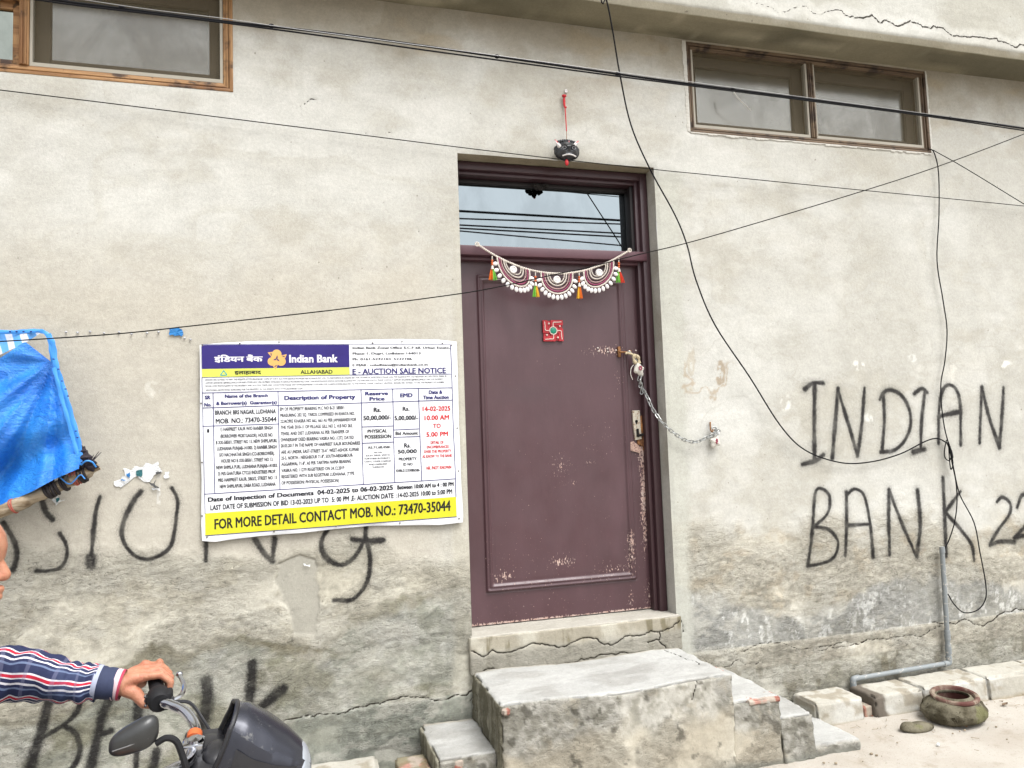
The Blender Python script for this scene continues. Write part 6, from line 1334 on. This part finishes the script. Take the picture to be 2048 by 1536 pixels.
# near mirror
mc_ = at(268, 1478, -2.42); mr = MB()
def mtf(v):
    x, y, z = v; k = .047; sx = math.copysign(abs(x/k)**.72, x)*k; sz = math.copysign(abs(z/.031)**.72, z)*.031
    return V3(sx, y*(1 if y < 0 else .35), sz*(1+.22*sx/k)+.30*sx+.004)
mr.ball(mc_, (.047, .026, .031), 28, 18, mtf); MI = mr.obj('mirror', M_MIRB, BK)
b = MB(); b.ball(mc_+V3(0, .009, 0), (.043, .004, .028), 20, 10, mtf); b.obj('mirror_glass', M_CHR, MI)
b = MB(); b.tube([mc_+V3(-.036, -.021, -.012), mc_+V3(-.01, -.0265, -.005), mc_+V3(.03, -.02, .004)], .0016, 5); b.obj('shell_rib', simple('shell_rib', (112, 112, 112), .4), MI)
b = MB(); b.tube(smooth([at(312, 1487, -2.42), at(332, 1476, -2.42), at(352, 1482, -2.42), at(364, 1508, -2.42), at(373, 1545, -2.42), at(368, 1600, -2.40)], 6), .0068, 9); b.obj('mirror_stem', M_RUB, BK)
# tank, seat, side panel, engine, exhaust, swingarm, tail
b = MB(); b.ball((-.46, 0, .87), (.23, .14, .13), 26, 16, lambda v: V3(v[0], v[1]*(1-.35*(v[0] < 0)*(-v[0]/.23)), v[2]*(1 if v[2] > 0 else .6)+.12*v[0])); part(b, 'fuel_tank', M_GRY)
b = MB(); b.box(-1.25, -.60, -.12, .12, .76, .85, .035); part(b, 'seat', M_RUB)
b = MB(); b.box(-.95, -.62, -.115, .115, .58, .75, .03); part(b, 'side_panel', M_GRY)
b = MB(); b.box(-.62, -.28, -.12, .12, .30, .52, .03)
for k in range(8): b.box(-.48+.0*k, -.32, -.08, .08, .53+k*.022, .541+k*.022, .002)
b.lathe((-.5, -.12, .38), [(.001, -.04), (.09, -.04), (.10, 0), (.10, .24), (.09, .28), (.001, .28)], 20, (0, 1, 0)); part(b, 'engine', simple('engine_alloy', (130, 132, 136), .45, .7, var=.15, scale=30))
b = MB(); b.tube(smooth([V3(-.33, -.05, .5), V3(-.2, -.1, .4), V3(-.3, -.14, .25), V3(-.7, -.15, .25)], 6), .02, 10); b.tube([(-.7, -.15, .25), (-1.25, -.16, .38)], [.03, .045], 14); part(b, 'exhaust', M_CHR)
for s_ in (-1, 1):
    b = MB(); b.tube([(-.68, s_*.07, .36), (-1.10, s_*.07, .29)], .018, 8); part(b, 'swingarm', M_DPL)
    b = MB(); b.tube([(-1.02, s_*.11, .36), (-.92, s_*.11, .70)], .024, 12); part(b, 'shock_absorber', M_CHR)
    b = MB(); b.tube([(-.72, s_*.1, .32), (-.72, s_*.24, .32)], .014, 8); part(b, 'foot_peg', M_RUB)
b = MB(); b.tube([(-.2, 0, .98), (-.38, 0, .72), (-.35, 0, .35)], .025, 8); b.tube([(-.3, 0, .84), (-.8, 0, .74), (-1.25, 0, .80)], .022, 8); b.tube([(-.8, 0, .74), (-.72, 0, .34), (-.4, 0, .3)], .022, 8); part(b, 'frame', M_DPL)
b = MB(); b.box(-1.38, -1.2, -.08, .08, .74, .83, .03); tl_ = part(b, 'tail', M_GRY); b = MB(); b.box(-1.395, -1.375, -.06, .06, .76, .81, .006); part(b, 'tail_lamp', simple('tail_red', (190, 30, 30), .3), tl_)

# ================================================================== RIDER
def remeshed(name, chains, vox, mat, parent, smooth_it=4, extra=None):
    mb = MB()
    for pts, rr in chains:
        for (a, b_), (ra, rb_) in zip(zip(pts[:-1], pts[1:]), zip(rr[:-1], rr[1:])):
            a, b_ = V3(*a), V3(*b_); d = b_-a; L = np.linalg.norm(d); 
            if L > 1e-6: mb.tube([a+d*k for k in np.linspace(0, 1, 5)], list(np.linspace(ra, rb_, 5)), 16)
        for q, r_ in zip(pts, rr): mb.ball(V3(*q), r_, 16, 10)
    if extra: extra(mb)
    me = mb.mesh('tmp', False); o = bpy.data.objects.new('tmp', me); COL.objects.link(o)
    m1 = o.modifiers.new('r', 'REMESH'); m1.mode = 'VOXEL'; m1.voxel_size = vox; m1.use_smooth_shade = True
    m2 = o.modifiers.new('s', 'SMOOTH'); m2.factor = .6; m2.iterations = smooth_it
    bpy.context.view_layer.update(); dg = bpy.context.evaluated_depsgraph_get(); nm = bpy.data.meshes.new_from_object(o.evaluated_get(dg)); nm.name = name
    bpy.data.objects.remove(o); bpy.data.meshes.remove(me); nm.materials.clear()
    nm.polygons.foreach_set('use_smooth', [True]*len(nm.polygons))
    return link(name, nm, mat, parent) if mat else nm
t = NT('skin'); p = t.pos(); c = t.mix(al(204, 146, 116), al(178, 116, 88), t.rng(t.noise(16, 4, .6, p), .35, .68)); c = t.mix(c, al(196, 110, 90), t.math('MULTIPLY', t.rng(t.noise(40, 3, .6, p), .5, .7), .4))
t.b.inputs['Subsurface Weight'].default_value = .12; t.b.inputs['Subsurface Radius'].default_value = (.012, .005, .003); M_SKIN = t.fin(c, .5, t.bump(t.math('ADD', t.noise(170, 3, .6, p), t.math('MULTIPLY', t.noise(60, 3, .6, t.scale(p, (2.5, 1, 1))), 1.5)), .0016, .8), 0, .35)
RD_ = thing('person', 'man in a striped navy shirt riding past, face and arm at the left edge', 'person', (-.95, -2.2, 0))
hx, hy, hz = -.703, -2.20, 1.478
LS, LE, LWr = V3(-.90, -2.02, 1.235), V3(-.665, -1.935, 1.185), V3(-.425, -1.945, 1.132)
RS, RE_, RWr = V3(-.90, -2.38, 1.20), V3(-.70, -2.50, .96), V3(-.415, -2.475, 1.015)
gl0, gl1 = bk(-.335, .245, 1.080), bk(-.357, .350, 1.083); gr0, gr1 = bk(-.335, -.245, 1.080), bk(-.357, -.350, 1.083)
def hand(wr, g0, g1, s_):
    ax = (g1-g0)/np.linalg.norm(g1-g0); C = []; up = V3(.05, 0, 1.0)
    for k, (f, ln) in enumerate(((.10, 1.0), (.34, 1.06), (.58, 1.0), (.80, .84))):
        o = g0+(g1-g0)*f; K = o+V3(-.024, 0, .037-.002*k); M1 = o+V3(.012, 0, .037*ln); M2 = o+V3(.036*ln, 0, .016); T = o+V3(.030*ln, 0, -.012)
        C.append(([K, M1, M2, T], [.0112, .0098, .0088, .0074])); C.append(([wr, (wr+K)/2+V3(0, 0, .004), K], [.0215, .0165, .0122]))
    o = g0+(g1-g0)*.05; C.append(([wr+V3(0, 0, -.004), o+V3(-.048, 0, -.002), o+V3(-.030, 0, -.024)-ax*.010, o+V3(-.004, 0, -.030)-ax*.014], [.021, .0165, .0125, .0095]))
    for f in (.10, .34, .58, .80):
        o_ = g0+(g1-g0)*f; C.append(([o_+V3(-.024, 0, .0385), o_+V3(-.018, 0, .0385)], [.0098, .0090])); C.append(([o_+V3(.013, 0, .0385), o_+V3(.015, 0, .037)], [.0094, .0090]))
    C.append(([wr+V3(0, 0, -.004), g0+(g1-g0)*.5+V3(-.036, 0, .006)], [.022, .018]))
    return C
chains = [
 ([LE, (LE+LWr)/2, LWr], [.040, .036, .0265]), ([LS, LE], [.050, .041]), ([RE_, (RE_+RWr)/2, RWr], [.040, .036, .0265]), ([RS, RE_], [.050, .041]),
 ([(-.98, -2.2, .88), (-.98, -2.2, 1.02), (-.93, -2.2, 1.15), (-.89, -2.2, 1.24)], [.145, .130, .135, .110]), ([(-.89, -2.32, 1.22), (-.89, -2.08, 1.23)], [.075, .075]),
 ([(-.87, -2.2, 1.27), (-.80, -2.2, 1.36), (-.755, -2.2, 1.42)], [.062, .055, .055]),
 ([(-.95, -2.30, .86), (-.56, -2.37, .80)], [.088, .062]), ([(-.56, -2.37, .80), (-.70, -2.27, .40)], [.060, .042]), ([(-.95, -2.10, .88), (-.56, -2.01, .83)], [.088, .062]), ([(-.56, -2.01, .83), (-.70, -1.90, .42)], [.060, .042]),
 ([(hx-.035, hy, hz+.045), (hx-.010, hy, hz+.035), (hx+.014, hy, hz+.05)], [.088, .084, .082]), ([(hx, hy, hz-.02), (hx+.028, hy, hz-.055)], [.066, .052]), ([(hx+.045, hy, hz-.085), (hx+.052, hy, hz-.09)], [.030, .024]),
 ([(hx+.066, hy-.028, hz+.040), (hx+.066, hy+.028, hz+.040)], [.020, .020]), ([(hx+.068, hy, hz+.030), (hx+.084, hy, hz+.010), (hx+.091, hy, hz-.012)], [.011, .0115, .0145]), ([(hx+.080, hy-.013, hz-.016), (hx+.080, hy+.013, hz-.016)], [.0105, .0105]),
 ([(hx+.074, hy-.020, hz-.046), (hx+.084, hy, hz-.043), (hx+.074, hy+.020, hz-.046)], [.0075, .0095, .0075]), ([(hx+.072, hy-.018, hz-.060), (hx+.080, hy, hz-.059), (hx+.072, hy+.018, hz-.060)], [.0075, .010, .0075]),
 ([(hx+.038, hy-.045, hz-.005), (hx+.038, hy-.040, hz-.03)], [.034, .030]), ([(hx+.038, hy+.045, hz-.005), (hx+.038, hy+.040, hz-.03)], [.034, .030]),
 ([(hx-.02, hy-.088, hz+.025), (hx-.025, hy-.092, hz-.005), (hx-.015, hy-.086, hz-.022)], [.015, .012, .009]), ([(hx-.02, hy+.088, hz+.025), (hx-.025, hy+.092, hz-.005), (hx-.015, hy+.086, hz-.022)], [.015, .012, .009]),
] + hand(LWr, gl0, gl1, 1) + hand(RWr, gr0, gr1, -1)
body = remeshed('body', chains, .0034, M_SKIN, RD_, 2)
for s_ in (-1, 1):
    e = V3(hx+.062, hy+s_*.031, hz+.018); b = MB(); b.ball(e, (.0125, .0125, .0115), 14, 10); ey = b.obj('eye', simple('eye_white%d' % (s_+1), (230, 226, 220), .2), RD_); b = MB(); b.ball(e+V3(.0085, 0, 0), (.005, .0058, .0058), 10, 8); b.obj('iris', simple('iris%d' % (s_+1), (46, 30, 24), .2), ey)
    b = MB(); b.tube(smooth([V3(hx+.082, hy+s_*.012, hz+.044), V3(hx+.084, hy+s_*.030, hz+.050), V3(hx+.070, hy+s_*.050, hz+.042)], 4), .0042, 6); b.obj('eyebrow', simple('brow%d' % (s_+1), (48, 36, 32), .9), RD_)
M_HAIR = simple('black_hair', (36, 30, 30), .7, var=.3, scale=120, bump=.004)
b = MB(); b.ball((hx-.035, hy, hz+.055), (.100, .097, .098), 30, 20, lambda v: V3(v[0] if v[0] < .055 or v[2] > .045 else .055, v[1], v[2]) if v[2] > -.03 or v[0] < -.02 else V3(min(v[0], -.02), v[1], v[2])); b.obj('hair', M_HAIR, RD_)
# shirt sleeve: swept tube with creases, stripes run along the arm
t = NT('striped_shirt'); sv = t.attr('stripe'); lv = t.attr('along'); p = t.pos()
NAV, RE2, WH2, GRB = al(46, 52, 84), al(200, 44, 66), al(228, 226, 232), al(110, 124, 156)
wob = t.math('ADD', sv, t.math('MULTIPLY', t.math('SUBTRACT', t.noise(9, 2, .5, p), .5), .05))
fr_ = t.math('FRACT', t.math('MULTIPLY', wob, 3.0))
cr = t.t.nodes.new('ShaderNodeValToRGB'); cr.color_ramp.interpolation = 'CONSTANT'; t.L(fr_, cr.inputs[0])
st_ = [(0, NAV), (.20, WH2), (.27, RE2), (.40, WH2), (.45, NAV), (.60, WH2), (.68, NAV), (.80, GRB), (.88, NAV)]
while len(cr.color_ramp.elements) < len(st_): cr.color_ramp.elements.new(.5)
for e_, (ps, cc) in zip(cr.color_ramp.elements, st_): e_.position = ps; e_.color = (*[float(q) for q in cc], 1)
f2 = t.math('FRACT', t.math('MULTIPLY', lv, 9.0)); k2 = t.math('MULTIPLY', t.rng(f2, .80, .83), t.rng(f2, .97, .94)); c = t.mix(cr.outputs[0], al(128, 130, 158), t.math('MULTIPLY', k2, .35))
c = t.mix(c, al(90, 104, 136), t.math('MULTIPLY', t.rng(t.noise(12, 3, .6, p), .5, .7), .3)); M_SHIRT = t.fin(c, .85, t.bump(t.noise(220, 3, .6, p), .001, .8), 0, .2)
def tubecloth(name, pts, rad, parent, mat, n=48, sub=16, wr=.006, s0=0., seed=0, drop=0.):
    q = smooth([V3(*p_) for p_ in pts], sub); m = len(q); rr = np.interp(np.linspace(0, 1, m), np.linspace(0, 1, len(rad)), rad); V = []; SV = []; AL = []
    d_ = [q[min(i+1, m-1)]-q[max(i-1, 0)] for i in range(m)]
    for i in range(m):
        t_ = d_[i]/np.linalg.norm(d_[i]); u = np.cross(t_, [0, -1., 0]); u /= np.linalg.norm(u); v = np.cross(t_, u)
        if u[2] < 0: u = -u; v = -v
        for k in range(n):
            a = 2*math.pi*k/n; al_ = i/(m-1); w_ = wr*(.9*abs(math.sin(al_*27+1.6*math.sin(a+seed)+a*.8+seed))**.6-.35 + .7*(math.sin(al_*13-2.3*a+seed)) + .45*math.sin(al_*61+a*3+2*math.sin(al_*9)))
            r_ = rr[i]+w_; V.append(q[i]+r_*(math.cos(a)*u+math.sin(a)*v)-V3(0, 0, drop*max(0, -math.cos(a))*math.sin(math.pi*al_))); SV.append(s0+abs((a/math.pi) if a <= math.pi else 2-a/math.pi)*1.0+.012*math.sin(al_*40)); AL.append(al_)
    i = np.arange(m*n).reshape(m, n); j = np.roll(i, -1, axis=1); F = np.stack([i[:-1], i[1:], j[1:], j[:-1]], -1).reshape(-1, 4)
    me = fastmesh(name, np.array(V), F); fattr(me, 'stripe', SV); fattr(me, 'along', AL); return link(name, me, mat, parent)
cuffL = LWr+V3(.012, 0, -.001); dl = (LWr-LE)/np.linalg.norm(LWr-LE)
SL = tubecloth('sleeve', [LS+V3(-.03, 0, .01), LS, (LS+LE)/2+V3(0, 0, -.006), LE, (LE+LWr)/2+V3(0, 0, -.006), LWr-dl*.052], [.073, .070, .064, .058, .050, .039], RD_, M_SHIRT, seed=1, wr=.0065, drop=.006)
CF = tubecloth('cuff', [LWr-dl*.056, LWr-dl*.03, LWr-dl*.004], [.041, .0395, .038], SL, simple('navy_cuff', (52, 60, 88), .85, var=.2, scale=60), wr=.001, sub=6)
tubecloth('cuff_trim', [LWr-dl*.010, LWr-dl*.001, LWr+dl*.007], [.0385, .0385, .036], SL, simple('cuff_white', (216, 190, 196), .85), wr=.0006, sub=6); tubecloth('cuff_trim', [LWr+dl*.003, LWr+dl*.009], [.0385, .037], SL, simple('cuff_red', (176, 60, 84), .85), wr=.0006, sub=6)
tubecloth('cuff_trim', [LWr-dl*.058, LWr-dl*.046], [.0425, .0422], SL, simple('cuff_grey', (176, 182, 204), .85), wr=.0006, sub=6)
dr = (RWr-RE_)/np.linalg.norm(RWr-RE_)
SR = tubecloth('sleeve', [RS+V3(-.03, 0, .01), RS, (RS+RE_)/2, RE_, (RE_+RWr)/2, RWr-dr*.045], [.075, .072, .066, .060, .052, .040], RD_, M_SHIRT, seed=4, wr=.006)
tubecloth('cuff', [RWr-dr*.05, RWr-dr*.02, RWr], [.041, .0395, .038], SR, simple('navy_cuff2', (52, 60, 88), .85), wr=.001, sub=6)
sh = remeshed('shirt', [([(-.99, -2.2, .86), (-.98, -2.2, 1.02), (-.93, -2.2, 1.15), (-.89, -2.2, 1.235)], [.168, .150, .155, .125]), ([(-.90, -2.37, 1.205), (-.89, -2.2, 1.235), (-.90, -2.03, 1.230)], [.092, .098, .092]), ([(-.88, -2.2, 1.26), (-.85, -2.2, 1.305)], [.075, .068])], .010, None, None, 5)
co = np.zeros(len(sh.vertices)*3, np.float32); sh.vertices.foreach_get('co', co); co = co.reshape(-1, 3); fattr(sh, 'stripe', np.abs(co[:, 1]+2.2)*5); fattr(sh, 'along', co[:, 2]*1.2); link('shirt', sh, M_SHIRT, RD_)
M_TRS = simple('dark_trousers', (58, 60, 72), .9, var=.15, scale=50, bump=.001)
remeshed('trousers', [([(-.98, -2.2, .86), (-.97, -2.2, .92)], [.160, .150]), ([(-.95, -2.30, .86), (-.56, -2.37, .80)], [.102, .078]), ([(-.56, -2.37, .80), (-.70, -2.27, .40)], [.074, .062]), ([(-.95, -2.10, .88), (-.56, -2.01, .83)], [.102, .078]), ([(-.56, -2.01, .83), (-.70, -1.90, .42)], [.074, .062])], .010, M_TRS, RD_, 5)
for y, z in ((-2.26, .33), (-1.88, .35)):
    b = MB(); b.box(-.79, -.52, y-.045, y+.045, z-.03, z+.035, .028); b.box(-.79, -.65, y-.04, y+.04, z+.03, z+.085, .028); b.obj('shoe', M_RUB, RD_)
b = MB(); b.tube(smooth([V3(-.86+.068*math.cos(a), -2.2+.07*math.sin(a), 1.315-.02*math.cos(a)) for a in np.linspace(0, 6.28, 13)], 3), .012, 8); b.obj('collar', simple('shirt_collar', (52, 60, 88), .85), RD_)
for ms in list(bpy.data.meshes):
    if ms.users == 0: bpy.data.meshes.remove(ms)
